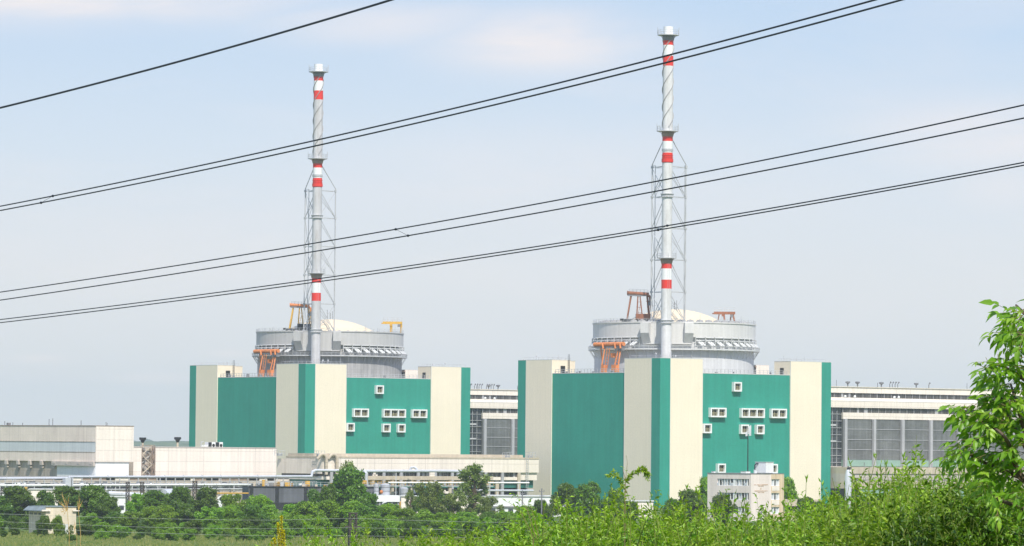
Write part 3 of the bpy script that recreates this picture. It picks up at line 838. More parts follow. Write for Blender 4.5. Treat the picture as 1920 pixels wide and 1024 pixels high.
# ------------------------------------------------------------------ turbine halls
def hall(C, lab, L=120):
    root = empty('turbine_hall', C, ANG); T(root, lab, 'industrial hall', 'turbine halls beyond the reactor buildings')
    y0 = 2.0; xa = 66.3; xb = xa + L
    yb = 62
    cols = [73.2 + 11.65 * i for i in range(int((xb - 73.2) / 11.65) + 1)]
    # lower hall, stepping back above
    w = MB()
    w.box(73.2, y0 + .5, 26.2, xb, yb, 28.1)                  # band under the strip windows
    w.box(xa, y0 + .3, 29.6, xb, yb, 31.5)                    # band above them
    w.box(xa, y0 + 3.0, 31.52, xb, yb, 32.6)
    w.box(xa, y0 + 3.0, 34.0, xb, yb, 35.75)
    w.box(xa, y0 + 2.7, 35.75, xb, yb + .3, 35.9)
    w.build('wall', M['hallwhite'], root)
    q = MB(); q.box(xa, y0 + .25, 31.5, xb, y0 + 3.0, 31.62); q.build('ledge', M['coping'], root)
    s = MB(); s.box(73.2, y0 + .9, 28.1, xb, yb - 1, 29.6); s.box(xa, y0 + 3.4, 32.6, xb, yb - 1, 34.0); so = s.build('strip_window', M['windows'], root)
    f = MB(); rr = random.Random(8)
    for zlo, zhi, yy in ((28.1, 29.6, y0 + .9), (32.6, 34.0, y0 + 3.4)):
        x = xa + 7 if zlo < 30 else xa
        while x < xb:
            f.box(x, yy - .1, zlo, x + .12, yy, zhi)
            if rr.random() < .16: f.box(x, yy - .06, zlo, x + rr.choice((1.4, 2.2, .8)), yy - .01, zhi)
            x += 2.9
    f.build('mullion', M['pillar'], so)
    g = MB(); g.box(73.2, y0 + .7, 14.0, xb, yb - 1, 26.2); go = g.build('glazing', M['glazing'], root)
    b = MB()
    for z in (17.0, 20.0, 23.1): b.box(73.6, y0 + .55, z, xb, y0 + .69, z + .16)
    b.build('transom', M['pillar'], go)
    d = MB(); d.box(xa, y0 + 1.2, 12, 73.2, yb - 2, 29.6); do = d.build('stair_glazing', M['glassdark'], root)
    b = MB()
    for z in np.arange(13.2, 29, 2.05): b.box(xa, y0 + .9, float(z), 73.0, y0 + 1.05, float(z) + .12)
    for x in (67.2, 69.3, 71.2): b.box(x, y0 + 1.05, 12, x + .12, y0 + 1.18, 29.6)
    for z in (19.3, 24.1): b.box(68.0, y0 + 1.1, z, 71.0, y0 + 1.19, z + .5)
    b.build('transom', M['steel'], do)
    for x in cols:
        c = MB(); c.box(x, y0 - .35, -.2, x + 1.0, y0 + .5, 26.15); c.build('pillar', M['pillar'], root)
    p = MB(); p.box(73.2, y0 + .45, 12.1, xb, yb, 14.0); p.build('apron_panel', M['tealpanel'], root)
    p = MB(); p.box(xa, y0 + 1, -.5, xb, yb, 12.1); p.build('base_wall', M['hallgrey'], root)
    # roof vents
    v = MB(); rr = random.Random(6)
    for k in range(34):
        if v.v: v.cut()
        x = rr.uniform(xa + 1, xb - 2); t = rr.random(); y = y0 + 4; z = 35.9
        if k < 12: x = xa + 1 + k * .95 + (k // 4) * 1.2 if C is CL else xa + 29 + (k % 4) * 1.1 + (k // 4) * 45; t = 0
        if t < .4:
            v.tube([(x, y, z), (x, y, z + 1.0), (x + .35, y, z + 1.5)], .13, 5); v.ball((x + .4, y, z + 1.55), .3, 0, 6)
        elif t < .8: v.tube([(x, y, z), (x, y, z + rr.uniform(1, 2.2))], .07, 4)
        else: v.tube([(x, y, z), (x, y, z + .8)], .2, 6); v.lathe([(.2, z + .8), (.7, z + 1.1), (.7, z + 1.5), (.01, z + 1.6)], 8, x, y)
    v.cut().each('roof_vent', M['steeldark'], root)
    v = MB()
    for x in (xa + 8.5, xa + 12.4, xa + 28.5, xa + 30.3):
        v.tube([(x, y0 + 1.4, 31.6), (x, y0 + 1.4, 32.6)], .12, 5); v.ball((x, y0 + 1.4, 32.9), .42, 0, 8).cut()
    v.each('roof_ball', M['white'], root, True)
hall(CR, 'long cream turbine hall with grey glazed bays to the right of the near reactor building')
hall(CL, 'cream turbine hall seen in the gap between the two reactor buildings')

# low annex before the right hall
def annex():
    root = empty('annex_building', CR, ANG); T(root, 'low cream annex with a pale green strip at the foot of the right turbine hall', 'annex')
    y0 = -7; xa = 67; xb = 150
    w = MB(); w.box(xa, y0, 10.0, xb, 2.9, 11.9); w.box(xa, y0, 5.6, xb, 2.9, 7.6); w.build('wall', M['beige'], root)
    w = MB(); w.box(xa, y0 + .3, 7.6, xb, 2.8, 10.0); w.build('upper_wall', M['hallgrey'], root)
    w = MB(); w.box(xa + 4, y0 + .3, 3.2, xb, 2.8, 5.6); w.build('green_panel', M['tealpanel'], root)
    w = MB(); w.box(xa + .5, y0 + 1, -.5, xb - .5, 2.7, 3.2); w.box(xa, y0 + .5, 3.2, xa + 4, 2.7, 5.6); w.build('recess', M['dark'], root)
    w = MB(); w.box(xa, y0 - .2, 4.0, xa + .8, y0, 12.2); w.build('edge_post', M['hallwhite'], root)
    v = MB(); rr = random.Random(3)
    for k in range(14): x = rr.uniform(xa + 6, xb); v.tube([(x, y0 + 1, 11.9), (x, y0 + 1, 11.9 + rr.uniform(.6, 1.6))], .1, 4)
    railing(v, [(xa + 1, y0 - .2, 7.7), (xa + 60, y0 - .2, 7.7)], 1.1, 5, .05)
    v.build('railing', M['steeldark'], root)
    p = at(1590, 900, 1248); root = empty('exhaust_pipe', (p.x, p.y, 0)); T(root, 'white upright cylinder with a black cowl beside the green corner of the right reactor building', 'exhaust')
    v = MB(); v.lathe([(1.0, -.2), (1.0, 9.0), (.7, 10.6), (.5, 11.2), (.01, 11.2)], 16); v.build('cylinder', M['pipe'], root, True)
    v = MB(); v.tube([(0, 0, 11.0), (0, -.1, 11.6), (.75, -.3, 11.6)], .42, 8); v.build('cowl', M['black'], root, True)
annex()

# ------------------------------------------------------------------ halls in front, left
def zat(px, py, D): return at(px, py, D).z

def tall_hall():
    C = at(178, 900, 1200); C.z = 0
    Lu = len_u(C, 249.5); Lv = 75
    zt = zat(178, 799, 1200)
    Z = lambda y: zat(178, y, 1200)
    root = empty('process_hall', C, ANG); T(root, 'tall worn beige hall with a grey band and a sunlit cream end, far left', 'industrial hall')
    w = MB()
    za = Z(828.5); zb = Z(848); zc = Z(866); zd = Z(874)
    # long side (faces left): three bands
    w.box(0, 0, zc, Lu, Lv, zb - .0, 0); w.box(.02, .02, zb, Lu - .02, Lv, za, 1); w.box(0, 0, za, Lu, Lv, zt, 0)
    wo = w.build('wall', [M['hallbeige'], M['hallband']], root)
    # sunlit end: plain cream panels over the whole end
    e = MB(); e.box(.05, -.12, zc, Lu + .1, -.003, zt); e.build('end_wall', M['hallwhite'], root)
    e = MB(); e.box(.3, .25, -.5, Lu - 1.2, .6, zc); e.box(.25, .61, -.5, .6, 20.5, zd); e.build('lower_wall', M['white'], root)
    e = MB(); e.box(.6, .9, -.5, Lu - 2, Lv, zc); e.build('core_wall', M['oldconc'], root)
    e = MB(); e.box(-.5, .3, zd, .24, 21.5, zc - .02); e.build('canopy', M['hallgrey'], root)
    e = MB()
    for k in range(9):
        y = 21.3 + k * 6.4
        e.box(-.35, y, zc - 1.1, .6, y + 1.3, zc - .003); e.box(-.1, y + .3, zc - 1.9, .6, y + 1.2, zc - 1.6).cut()
    for k in range(4): e.box(-.58, 1.2 + k * 6.4, zd + .5, -.5, 2.2 + k * 6.4, zc - .15).cut()
    e.each('bracket', M['hallgrey'], root)
    e = MB(); e.box(-.1, -.2, zt, Lu + .2, Lv, zt + .2); e.build('coping', M['brown'], root)
    e = MB()
    for y, h in ((12, 1.6), (28.8, 2.2), (31.0, 2.0), (47, .9), (53, 1.0), (58, 1.4)):
        e.tube([(2, y * .9, zt), (2, y * .9, zt + h)], .1, 4).cut()
    e.box(1.5, 49.5, zt, 2.4, 50.4, zt + .9).cut(); e.tube([(6, 4, zt), (6, 4, zt + 1.2)], .08, 4).cut(); e.tube([(7, 5, zt), (7, 5, zt + 1.0)], .08, 4).cut()
    e.each('roof_vent', M['steeldark'], root)
    e = MB(); e.tube([(-.2, 58.5, 4), (-.2, 58.5, zc)], .12, 5); e.build('drain_pipe', M['white'], root)
    for z in (zb, za): MB().box(-.06, .1, z - .09, -.003, Lv, z + .09).build('joint_trim', M['oldconc'], root)
    for k in (.33, .72): pass
tall_hall()

def low_hall():
    C = at(249.5, 900, 1214); C.z = 0
    Lu = len_u(C, 518.5); zt = zat(518, 841, 1214 + Lu * math.sin(ANG))
    root = empty('process_hall', C, ANG); T(root, 'long low cream panelled hall between the tall hall and the left reactor building', 'industrial hall')
    a0 = len_u(C, 265.5); a1 = len_u(C, 292)
    w = MB(); w.box(0, 0, -.5, a0, 26, zt); w.box(a1, 0, -.5, Lu, 26, zt); w.box(a0, 1.6, -.5, a1, 26, zt); w.build('wall', M['hallwhite'], root)
    e = MB(); e.box(-.05, -.12, zt, a0, 26, zt + .25); e.box(a1, -.12, zt, Lu + .1, 26, zt + .25); e.build('coping', M['hallgrey'], root)
    b = MB(); b.box(a0 + .1, 1.35, 0, a1 - .1, 1.59, zt); b.build('bay_wall', M['oldconc'], root)
    t = MB(); rr = random.Random(2)
    n = 6; h = (zt + .6) / n
    for x in (a0 + .2, a1 - .25, a1 - 1.2):
        for y in (.1, 1.1): t.tube([(x, y, 0), (x, y, zt + .4)], .12, 4, 1)
    for k in range(n):
        z = k * h
        t.tube([(a0 + .2, .1, z), (a1 - 1.2, .1, z + h)] if k % 2 else [(a1 - 1.2, .1, z), (a0 + .2, .1, z + h)], .16, 4, 0)
        t.tube([(a0 + .2, .9, z + h), (a1 - 1.2, .9, z)] if k % 2 else [(a1 - 1.2, .9, z + h), (a0 + .2, .9, z)], .13, 4, 2)
        t.tube([(a0 + .2, .1, z + h), (a1 - .25, .1, z + h)], .12, 4, 1)
        t.tube([(a1 - 1.2, .1, z), (a1 - .25, .1, z + h)], .1, 4, 1)
        for q in range(4):
            x = rr.uniform(a0 + .4, a1 - .6); t.tube([(x, .5, z + rr.uniform(0, h)), (x + rr.uniform(-1, 1), .6, z + rr.uniform(0, h))], .09, 4, rr.choice((0, 1, 2)))
    t.build('stair_frame', [M['beige'], M['brown'], M['steel']], root)
    # two cowls and the air handling boxes on the roof
    for px, lab, hh in ((272.5, 'black funnel vent above the rusty stair frame of the low hall', 1.9), (338, 'black funnel vent standing alone on the low hall roof', 2.1)):
        a = len_u(C, px, 835); p = C + U * a + V * 1.4
        r = empty('roof_vent', (p.x, p.y, zt + .02), 0); T(r, lab, 'roof vent', 'funnel vents')
        MB().lathe([(.3, 0), (.3, hh - .6)], 8).build('neck', M['beige'], r, True)
        v = MB(); v.lathe([(.35, hh - .6), (.75, hh + .2), (1.0, hh + .25), (1.0, hh + .9), (.01, hh + .9)], 10); v.build('funnel', M['black'], r, True)
    for px, lab in ((399.5, 'white air handling box on the low hall roof, nearer the pipe'), (413.5, 'white air handling box on the low hall roof, nearer the green wall')):
        a = len_u(C, px, 835); p = C + U * a + V * .6
        r = empty('air_handler', (p.x, p.y, zt + .25), ANG); T(r, lab, 'air conditioner', 'roof air handlers')
        v = MB(); v.box(-1.1, 0, 0, 1.2, 2, 1.45); v.build('casing', M['white'], r)
        v = MB(); v.box(-1.2, -.15, .15, -.15, -.01, 1.4); v.build('grille', M['dark'], r)
        v = MB(); v.lathe([(.45, -.14), (.45, -.01), (.01, -.01)], 12); o = v.build('fan', M['black'], r)
        o.rotation_euler = (math.pi / 2, 0, 0); o.location = (.55, -.15, .5)
    a = len_u(C, 380, 835); p = C + U * a + V * .8
    r = empty('roof_duct', (p.x, p.y, zt + .25), ANG); T(r, 'thin white duct with a bent end beside the air handling boxes', 'duct')
    MB().tube([(0, 0, 0), (0, 0, 1.4), (.7, 0, 1.5)], .16, 6).build('riser', M['steel'], r)
    v = MB(); v.tube([(0, 0, .25), (3.6, 0, .25)], .14, 6); railing(v, [(0, 0, 0), (3.6, 0, 0)], .6, .9, .04); v.build('duct', M['white'], r)
low_hall()

def gallery_building():
    C = at(605, 900, 1200); C.z = 0
    Lu = len_u(C, 1010.5); Lv = len_v(C, 520.5)
    D1 = 1200
    z = lambda y: zat(605, y, D1)
    zt = z(858.5)
    root = empty('link_building', C, ANG); T(root, 'long cream link building with dark windows and teal base, in front of both reactor buildings', 'industrial hall')
    zb = z(884.5)
    w = MB(); w.box(.02, 0, zb, Lu, 18, zt); w.build('wall', M['hallwhite'], root)
    w = MB(); w.box(-.1, .3, zb - .6, 0, Lv, zt - .35); w.build('side_wall', M['hallbeige'], root)
    w = MB(); w.box(-.12, -.12, zt + .002, Lu + .1, 18, zt + .45, 0); w.box(.3, 5, zt + .45, Lu - 2, 17.5, zt + 1.2, 0); w.build('parapet', M['beige'], root)
    zw = z(893.5); zs = z(899.5)
    g = MB(); g.box(.4, .9, zw, Lu - 7.5, 17, zb); g.box(.1, 3, zw, .5, Lv - 2, zb - .6); go = g.build('window', M['windows'], root)
    f = MB(); rr = random.Random(12)
    x = 1.0
    while x < Lu - 8:
        f.box(x, .82, zw, x + .12, .89, zb)
        if rr.random() < .15: f.box(x, .84, zw, x + .9, .88, zb)
        x += 1.5
    f.build('mullion', M['pillar'], go)
    w = MB(); w.box(.3, .5, zs, Lu - .3, 17, zw); w.box(Lu - 7.4, .5, zw, Lu - .3, 17, zb); w.build('spandrel', M['hallwhite'], root)
    t = MB(); t.box(.5, 1.6, z(914.5), Lu - .8, 16.8, zs); t.build('teal_panel', M['teal'], root)
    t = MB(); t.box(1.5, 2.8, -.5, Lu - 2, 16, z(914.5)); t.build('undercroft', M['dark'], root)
    n = 13
    for k in range(n):
        x = Lu - 7.6 - k * 6.1
        if x < 1: break
        v = MB(); v.box(x, -.0, z(917) if k % 2 == 0 and k > 0 else -.2, x + .9, .5, zb - .003)
        v.build('pillar', M['pillar'] if k else M['beige'], root)
    v = MB(); v.box(Lu - 15, 1, -.2, Lu - 13.8, 1.5, zs); v.build('pillar', M['beige'], root)
    r = MB()
    for y in (.1, .8): r.tube([(Lu - 5 + y, -.35, .5), (Lu - 5 + y, -.35, zt + 1.2)], .07, 4)
    for k in range(26): r.tube([(Lu - 4.9, -.35, .7 + k * .5), (Lu - 4.2, -.35, .7 + k * .5)], .045, 4)
    r.build('ladder', M['steel'], root)
    r = MB()
    for (x, y) in ((1.2, .8), (Lu - 9, .8), (Lu - .8, .6), (.5, Lv - 3)):
        railing(r, [(x, y, zt + .45), (x - 2.2, y, zt + .45), (x - 2.2, y + 2, zt + .45)], 1.5, 1.0, .06)
        r.box(x - 1.8, y + .4, zt + .45, x - .6, y + 1.4, zt + 1.1)
    railing(r, [(3, .2, zt + .45), (Lu - 10, .2, zt + .45)], .35, 3, .03, rails=1)
    r.build('railing', M['steel'], root)
    # two big ducts coming over the parapet
    for k, (a, lab) in enumerate(((.5, 'cream bent duct over the link building corner, left of a pair'), (4.2, 'cream bent duct over the link building corner, right of a pair'))):
        p = C + U * a - V * 1.0
        r = empty('bent_duct', (p.x, p.y, zb - .8), ANG); T(r, lab, 'duct', 'bent ducts')
        H = zt - zb + .8
        pts = [(0, 0, 0), (0, 0, H - .6)] + [(-1.1 + 1.1 * math.cos(R(q)), .3 * (1 - math.cos(R(q))), H - .6 + 1.6 * math.sin(R(q))) for q in (25, 50, 75, 100, 125)] + [(-2.4, .9, H - .3)]
        v = MB(); v.tube(pts, .46, 10); v.build('duct', M['beige'], r, True)
        v = MB()
        for z_ in (1, 2.2, 3.4): v.tube([(0, 0, z_), (0, 0, z_ + .12)], .52, 10)
        v.build('flange', M['beige'], r)
    return root
gallery_building()

# ------------------------------------------------------------------ low service wall behind the pipe bridge (patchwork of panels)
def service_building():
    C = at(-30, 930, 1168); C.z = 0
    Lu = len_u(C, 600)
    root = empty('service_building', C, ANG); T(root, 'low flat service building with patchy brown and white panels behind the pipes, lower left', 'service building')
    zt = zat(-30, 897, 1168) + .5
    w = MB(); w.box(0, .3, -.5, Lu, 12, zt - .95); w.build('wall', M['beige'], root)
    w = MB(); w.box(0, .12, zt - 2.8, Lu, .28, zt - 1.9); w.build('louvre', M['glazing'], root)
    w = MB(); w.box(0, .1, 0, Lu, .285, zt - 3.4); w.build('lower_wall', M['oldconc'], root)
    w = MB(); w.box(0, .1, zt - .25, Lu, 12, zt); w.build('roof', M['roof'], root)
    rr = random.Random(21)
    x = 0.1; br = MB(); wh = MB(); dk = MB()
    while x < Lu - 1:
        wd = rr.uniform(1.0, 4.5); t = rr.random()
        (br if t < .45 else (wh if t < .72 else dk)).box(x, .3 + (.35 if t >= .72 else 0), zt - .95, min(x + wd, Lu) - .05, 11.9, zt - .26).cut()
        x += wd
    br.each('brown_panel', M['brown'], root); wh.each('white_panel', M['hallwhite'], root); dk.each('dark_bay', M['dark'], root)
    pl = MB()
    x = .4
    while x < Lu: pl.box(x, -.05, -.2, x + .22, .28, zt - .27); x += 3.1
    pl.build('mullion', M['steel'], root)
    f = MB(); f.box(0, -.2, zt - 1.9, Lu, .05, zt - 1.7); f.build('dark_band', M['steeldark'], root)
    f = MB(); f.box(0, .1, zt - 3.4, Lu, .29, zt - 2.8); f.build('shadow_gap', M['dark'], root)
service_building()

# ------------------------------------------------------------------ pipes and their bridge
def pipe(name, lab, pts, r, m=None, posts=None, n=8, group=None, flange=6.0):
    P = [at(x, y, d) for x, y, d in pts]
    root = empty(name, (P[0].x, P[0].y, P[0].z)); T(root, lab, 'pipe', group)
    o0 = P[0].copy(); Q = [p - o0 for p in P]
    mb = MB(); mb.tube(Q, r, n); mb.build('pipe', m or M['pipe'], root, True)
    fl = MB()
    for a, b in zip(Q, Q[1:]):
        L = (b - a).length
        for k in range(1, int(L / flange)):
            c = a.lerp(b, k * flange / L); d = (b - a).normalized()
            fl.tube([c - d * .07, c + d * .07], r * 1.13, n)
    if fl.v: fl.build('flange', M['steel'], root)
    if posts:
        pb = MB()
        for a, b in zip(P, P[1:]):
            L = (b - a).length
            if abs(b.z - a.z) > L * .3: continue
            k = posts * .5
            while k < L:
                c = a.lerp(b, k / L) - o0
                pb.box(c.x - .12, c.y - .12, -o0.z - .2, c.x + .12, c.y + .12, c.z - r + .05).cut()
                k += posts
        pb.each('post', M['steel'], root)
    return root
D0 = 1120; D6 = 1182
def dd(px): return D0 + (D6 - D0) * px / 597.0
pipe('pipeline', 'thick silver pipe along the top of the pipe bridge, far left end', [(-25, 897.5, dd(-25)), (126, 896.6, dd(126))], .36, posts=16, group='silver pipes on the pipe bridge')
pipe('pipeline', 'thick silver pipe running before the low cream hall and stepping up at the link building', [(130, 896.5, dd(130)), (130, 894.2, dd(130)), (584, 893.2, dd(584)), (586, 884.5, dd(586)), (592, 882, dd(590)), (690, 883.4, 1190), (830, 883.2, 1205), (905, 884.6, 1213)], .40, posts=19, group='silver pipes on the pipe bridge')
pipe('pipeline', 'silver pipe leg dropping from the high pipe beside the big dark tree', [(684, 884, 1188.6), (687, 888, 1188), (686.5, 913, 1188)], .40)
pipe('pipe_loop', 'silver ring shaped expansion loop above the high pipe', [(768, 883, 1201), (771, 877, 1201), (776, 876, 1201), (781, 879, 1201), (783, 886, 1201)], .35, n=8, flange=99)
pipe('pipeline', 'white middle pipe of the pipe bridge below the silver one', [(-25, 910.2, dd(-25) - 3), (470, 908.4, dd(470) - 3)], .27, M['white'], posts=8.2, group='silver pipes on the pipe bridge')
pipe('pipeline', 'thin grey lower pipe of the pipe bridge', [(-25, 919, dd(-25) - 4), (465, 916.5, dd(465) - 4)], .17, M['steel'], posts=11, group='silver pipes on the pipe bridge')
pipe('pipeline', 'white pipe before the dark windows right of the big dark tree', [(728, 905.0, 1180), (992, 905.4, 1205)], .24, M['white'], posts=9.5)
pipe('pipeline', 'thick silver pipe low behind the trees, left of centre', [(184, 924.5, 1090), (300, 930, 1093)], .62, posts=14)
pipe('pipeline', 'yellow gas pipe left of the dark tank wall', [(395, 925, 1105), (466, 925, 1108)], .18, M['yellow'], posts=9)
pipe('pipeline', 'silver pipe behind the conifer like tree', [(868, 919.5, 1150), (1000, 920, 1160)], .28, posts=7)

def pipe_bridge():
    P = at(-25, 912, dd(-25) - 1.5); Q = at(590, 906, dd(590) - 1.5)
    L = (Q - P).length; ang = math.atan2(Q.y - P.y, Q.x - P.x)
    zt = P.z + 1.5
    root = empty('pipe_bridge', (P.x, P.y, 0), ang); T(root, 'grey steel pipe bridge of posts and rails running across the lower left', 'pipe bridge')
    b = MB()
    for z, h in ((zt - .2, .12), (zt - 2.6, .25)): b.box(0, -.15, z, L, .15, z + h)
    b.box(0, -.9, zt - 1.2, L, .9, zt - 1.1)
    b.build('beam', M['steeldark'], root)
    b = MB(); k = 1.0; rr = random.Random(8)
    while k < L:
        b.box(k, -1.0, -.2, k + .22, -.78, zt); b.box(k, .78, -.2, k + .22, 1.0, zt); b.box(k, -.77, zt - 1.5, k + .22, .77, zt - 1.25); b.cut()
        k += 9.5
    b.each('post', M['steel'], root)
    b = MB(); railing(b, [(0, -1.0, zt - 1.05), (L, -1.0, zt - 1.05)], 1.1, 2.4, .055)
    b.build('railing', M['steel'], root)
    b = MB()
    for k in range(85):
        x = rr.uniform(2, L - 3); z = zt - rr.choice((1.05, 2.3)); b.box(x, .1, z, x + rr.uniform(.4, 1.8), .7, z + rr.uniform(.3, .9), rr.choice((0, 0, 1, 2))).cut()
    b.each('valve', [M['tank'], M['steeldark'], M['white']], root)
    # an upright box where the first pipe ends
    q = at(127.5, 905, dd(127) - 3)
    r = empty('riser_box', (q.x, q.y, 0), ang); T(r, 'silver riser box joining the pipes of the pipe bridge', 'duct')
    MB().box(-1.2, -.7, -.1, 1.2, .7, q.z + 1.3).build('casing', M['pipe'], r); MB().box(.5, -.85, -.1, .8, -.71, q.z + 1.2).build('strap', M['steeldark'], r)
    q = at(48, 916, dd(48) - 4.5)
    r = empty('warning_board', (q.x, q.y, q.z - .6), ang); T(r, 'small yellow board on the pipe bridge, lower left', 'board')
    MB().box(-.4, -.05, 0, .5, .05, 1.0).build('board', M['yellow'], r); MB().box(-.45, .051, -.5, .55, .12, 1.05).build('backing', M['steel'], r)
pipe_bridge()

def clutter():
    # dark tank yard wall
    C = at(466, 930, 1108); C.z = 0; zt = zat(466, 911.5, 1108)
    Lu = len_u(C, 706, ang=R(14))
    root = empty('tank_yard_wall', C, R(14)); T(root, 'dark grey yard wall with black pilasters and a rail on top, behind the tree belt', 'wall')
    MB().box(0, 0, -.5, Lu, 9, zt - .2).build('wall', M['tankwall'], root)
    MB().box(-.1, -.25, zt - .19, Lu + .1, 9.1, zt).build('coping', M['black'], root)
    MB().box(-.1, -.6, -.4, Lu, -.003, zt - 4.2).build('plinth', M['black'], root)
    for px in (470, 518, 572, 640):
        a = len_u(C, px, ang=R(14)); MB().box(a - .1, -.55, zt - 4.2, a + .75, -.002, zt - .25).build('pilaster', M['black'], root)
    r = MB(); railing(r, [(0, 0, zt), (Lu, 0, zt)], 1.1, 2.0, .05)
    rr = random.Random(31)
    r.build('railing', M['steel'], root)
    r = MB()
    for _ in range(30):
        x = rr.uniform(1, Lu - 3); r.box(x, 1, zt, x + rr.uniform(.5, 1.9), 1.6, zt + rr.uniform(.4, 1.7), rr.choice((0, 1, 2, 3))).cut()
    r.each('roof_unit', [M['beige'], M['steel'], M['yellow'], M['steeldark']], root)
    # bare tank cluster right of the big tree
    def tank(px, py0, py1, wpx, D, lab, m, cap=True, nm='storage_tank'):
        a = at(px, py1, D); b = at(px, py0, D); r = wpx / 2 * D / F
        root = empty(nm, (a.x, a.y, a.z)); T(root, lab, 'tank'); h = b.z - a.z
        v = MB(); v.lathe([(.01, 0), (r, 0), (r, h - r * .25), (r * .7, h), (.01, h + r * .1)], 20); v.build('shell', m, root, True)
        v = MB()
        for k in (.33, .66): v.lathe([(r, h * k), (r * 1.03, h * k), (r * 1.03, h * k + .15), (r, h * k + .15)], 20)
        v.tube([(r * 1.05, -.2, 0), (r * 1.05, -.2, h)], .06, 4); v.build('hoop', M['steeldark'], root)
    P = at(724, 929, 1112)
    root = empty('tank_platform', (P.x, P.y, 0), R(8)); T(root, 'white walled platform carrying the grey tanks, right of the big dark tree', 'platform')
    z1 = P.z; z0 = zat(724, 941, 1112)
    MB().box(-3.4, 0, z0, 3.6, 6, z1).build('wall', M['white'], root)
    MB().box(-3.5, .4, -.4, 3.5, 6.1, z0 - .01).build('undercroft', M['tankwall'], root)
    v = MB(); v.tube([(-.9, -.2, -.3), (-.9, -.2, z0 - .4), (.1, -.1, z0)], .22, 6); v.build('drain_pipe', M['pipe'], root)
    for k in range(5): MB().box(-3.3 + k * 1.6, .25, -.3, -3.1 + k * 1.6, .39, z0 - .02).build('post', M['steel'], root)
    tank(705.3, 907, 928.7, 9.5, 1114, 'narrow light grey tank on the white platform', M['tank'])
    tank(722, 907, 928.7, 17.5, 1116, 'wide light grey tank on the white platform', M['tank'])
    tank(757.5, 914, 950, 15, 1106, 'tall grey column vessel right of the white platform', M['tank'])
    q = at(715, 926, 1109)
    r = empty('mixer', (q.x, q.y, P.z)); T(r, 'orange concrete mixer standing between the two grey tanks', 'mixer')
    v = MB(); v.ball((0, 0, .9), .45, 0, 10, 1.15); v.build('drum', M['orange'], r, True); MB().tube([(-.6, 0, 0), (.1, 0, .8), (.5, 0, 0)], .07, 4).build('leg', M['steel'], r)
    q = at(775, 949, 1060)
    r = empty('excavator', (q.x, q.y, 0), R(20)); T(r, 'small yellow excavator half hidden by trees right of the tanks', 'excavator')
    MB().box(-1.2, -1, .9, 1.2, 1, 2.0).build('body', M['yellow'], r); MB().box(-1.3, -1.2, 0, 1.3, 1.2, .85).build('track', M['black'], r)
    MB().box(-.2, -.95, 2.0, .9, .5, 3.2).build('cab', M['glassdark'], r)
    MB().tube([(-1, 0, 1.9), (-2.2, 0, 4.1), (-3.4, 0, 3.0), (-3.6, 0, 1.4)], .22, 5).build('arm', M['yellow'], r)
    MB().box(-4.0, -.4, .7, -3.3, .4, 1.4).build('bucket', M['steeldark'], r)
    # ledge and platform beams right of big tree
    A_ = at(688, 896, 1195); B_ = at(925, 896, 1222)
    L = (B_ - A_).length; ang = math.atan2(B_.y - A_.y, B_.x - A_.x)
    root = empty('loading_gallery', (A_.x, A_.y, 0), ang); T(root, 'beige loading gallery with stub columns below the high silver pipe', 'gallery')
    zz = A_.z
    v = MB(); v.box(0, 0, zz - .5, L, 1.6, zz + .5); v.build('beam', M['beige'], root)
    v = MB(); railing(v, [(0, -.2, zz - 2.1), (L, -.2, zz - 2.1)], 1.2, 1.2, .06); v.build('railing', M['yellow'], root)
    v = MB(); v.box(0, -.1, zz - 2.4, L, 1.5, zz - 2.1); v.build('walkway', M['steel'], root)
    for k in range(7):
        x = 2 + k * (L - 4) / 6; MB().box(x, .2, -.2, x + .8, 1.0, zz - .52 if k % 3 else zz - .53).build('post', M['beige'], root)
    v = MB(); rr = random.Random(17)
    for _ in range(34):
        x = rr.uniform(0, L - 2); z = rr.choice((zz + .5, zz - 2.1, zz - 4.4)); v.box(x, .2, z, x + rr.uniform(.3, 1.6), .8, z + rr.uniform(.3, 1.2), rr.choice((0, 1, 2))).cut()
    v.each('valve', [M['steeldark'], M['tank'], M['hallwhite']], root)
    # white sheds glimpsed through trees
    def shed(px0, px1, py0, D, lab, m='white', depth=6, band=None):
        a = at(px0, py0, D); b = at(px1, py0, D)
        root = empty('low_shed', (a.x, a.y, 0)); T(root, lab, 'shed'); w = b.x - a.x
        MB().box(0, 0, -.4, w, depth, a.z).build('wall', M[m], root)
        MB().box(-.2, -.25, a.z, w + .2, depth + .2, a.z + .25).build('roof', M['coping'], root)
        if band:
            z = zat(px0, band, D); MB().box(-.003, -.3, z - .35, w, -.003, z).build('band', M['steeldark'], root)
        v = MB()
        for k in range(int(w / 2.2)): v.box(k * 2.2 + .6, -.04, .8, k * 2.2 + 1.8, -.002, 1.9).cut()
        v.each('window', M['glassdark'], root)
    shed(-30, 12, 924, 1040, 'white shed at the left edge behind dark posts')
    shed(185, 236, 932, 1040, 'white shed seen between the left trees and a dark lattice post')
    shed(55, 200, 918, 1075, 'pale shed glimpsed through the left trees', 'hallwhite')
    shed(752, 925, 931, 1050, 'long pale shed glimpsed through the loose dark trees', 'hallwhite')
    shed(915, 1075, 930.5, 1045, 'low white shed with a grey band under the link building', 'white', 10, 949)
    shed(1150, 1225, 940, 1040, 'pale shed glimpsed through the shrubs below the near reactor building', 'hallwhite', 6)
    q = at(322, 929, 1085)
    root = empty('horizontal_tank', (q.x, q.y, q.z)); T(root, 'fat silver horizontal tank half hidden behind trees left of centre', 'tank')
    v = MB(); v.tube([(-1.9, -1.5, 0), (1.4, 3.4, .2)], 1.5, 16); v.build('shell', M['pipe'], root, True); MB().box(-2, -1, -q.z - .1, 1, 2, -1.2).build('cradle', M['tankwall'], root)
    q = at(414, 936, 1080)
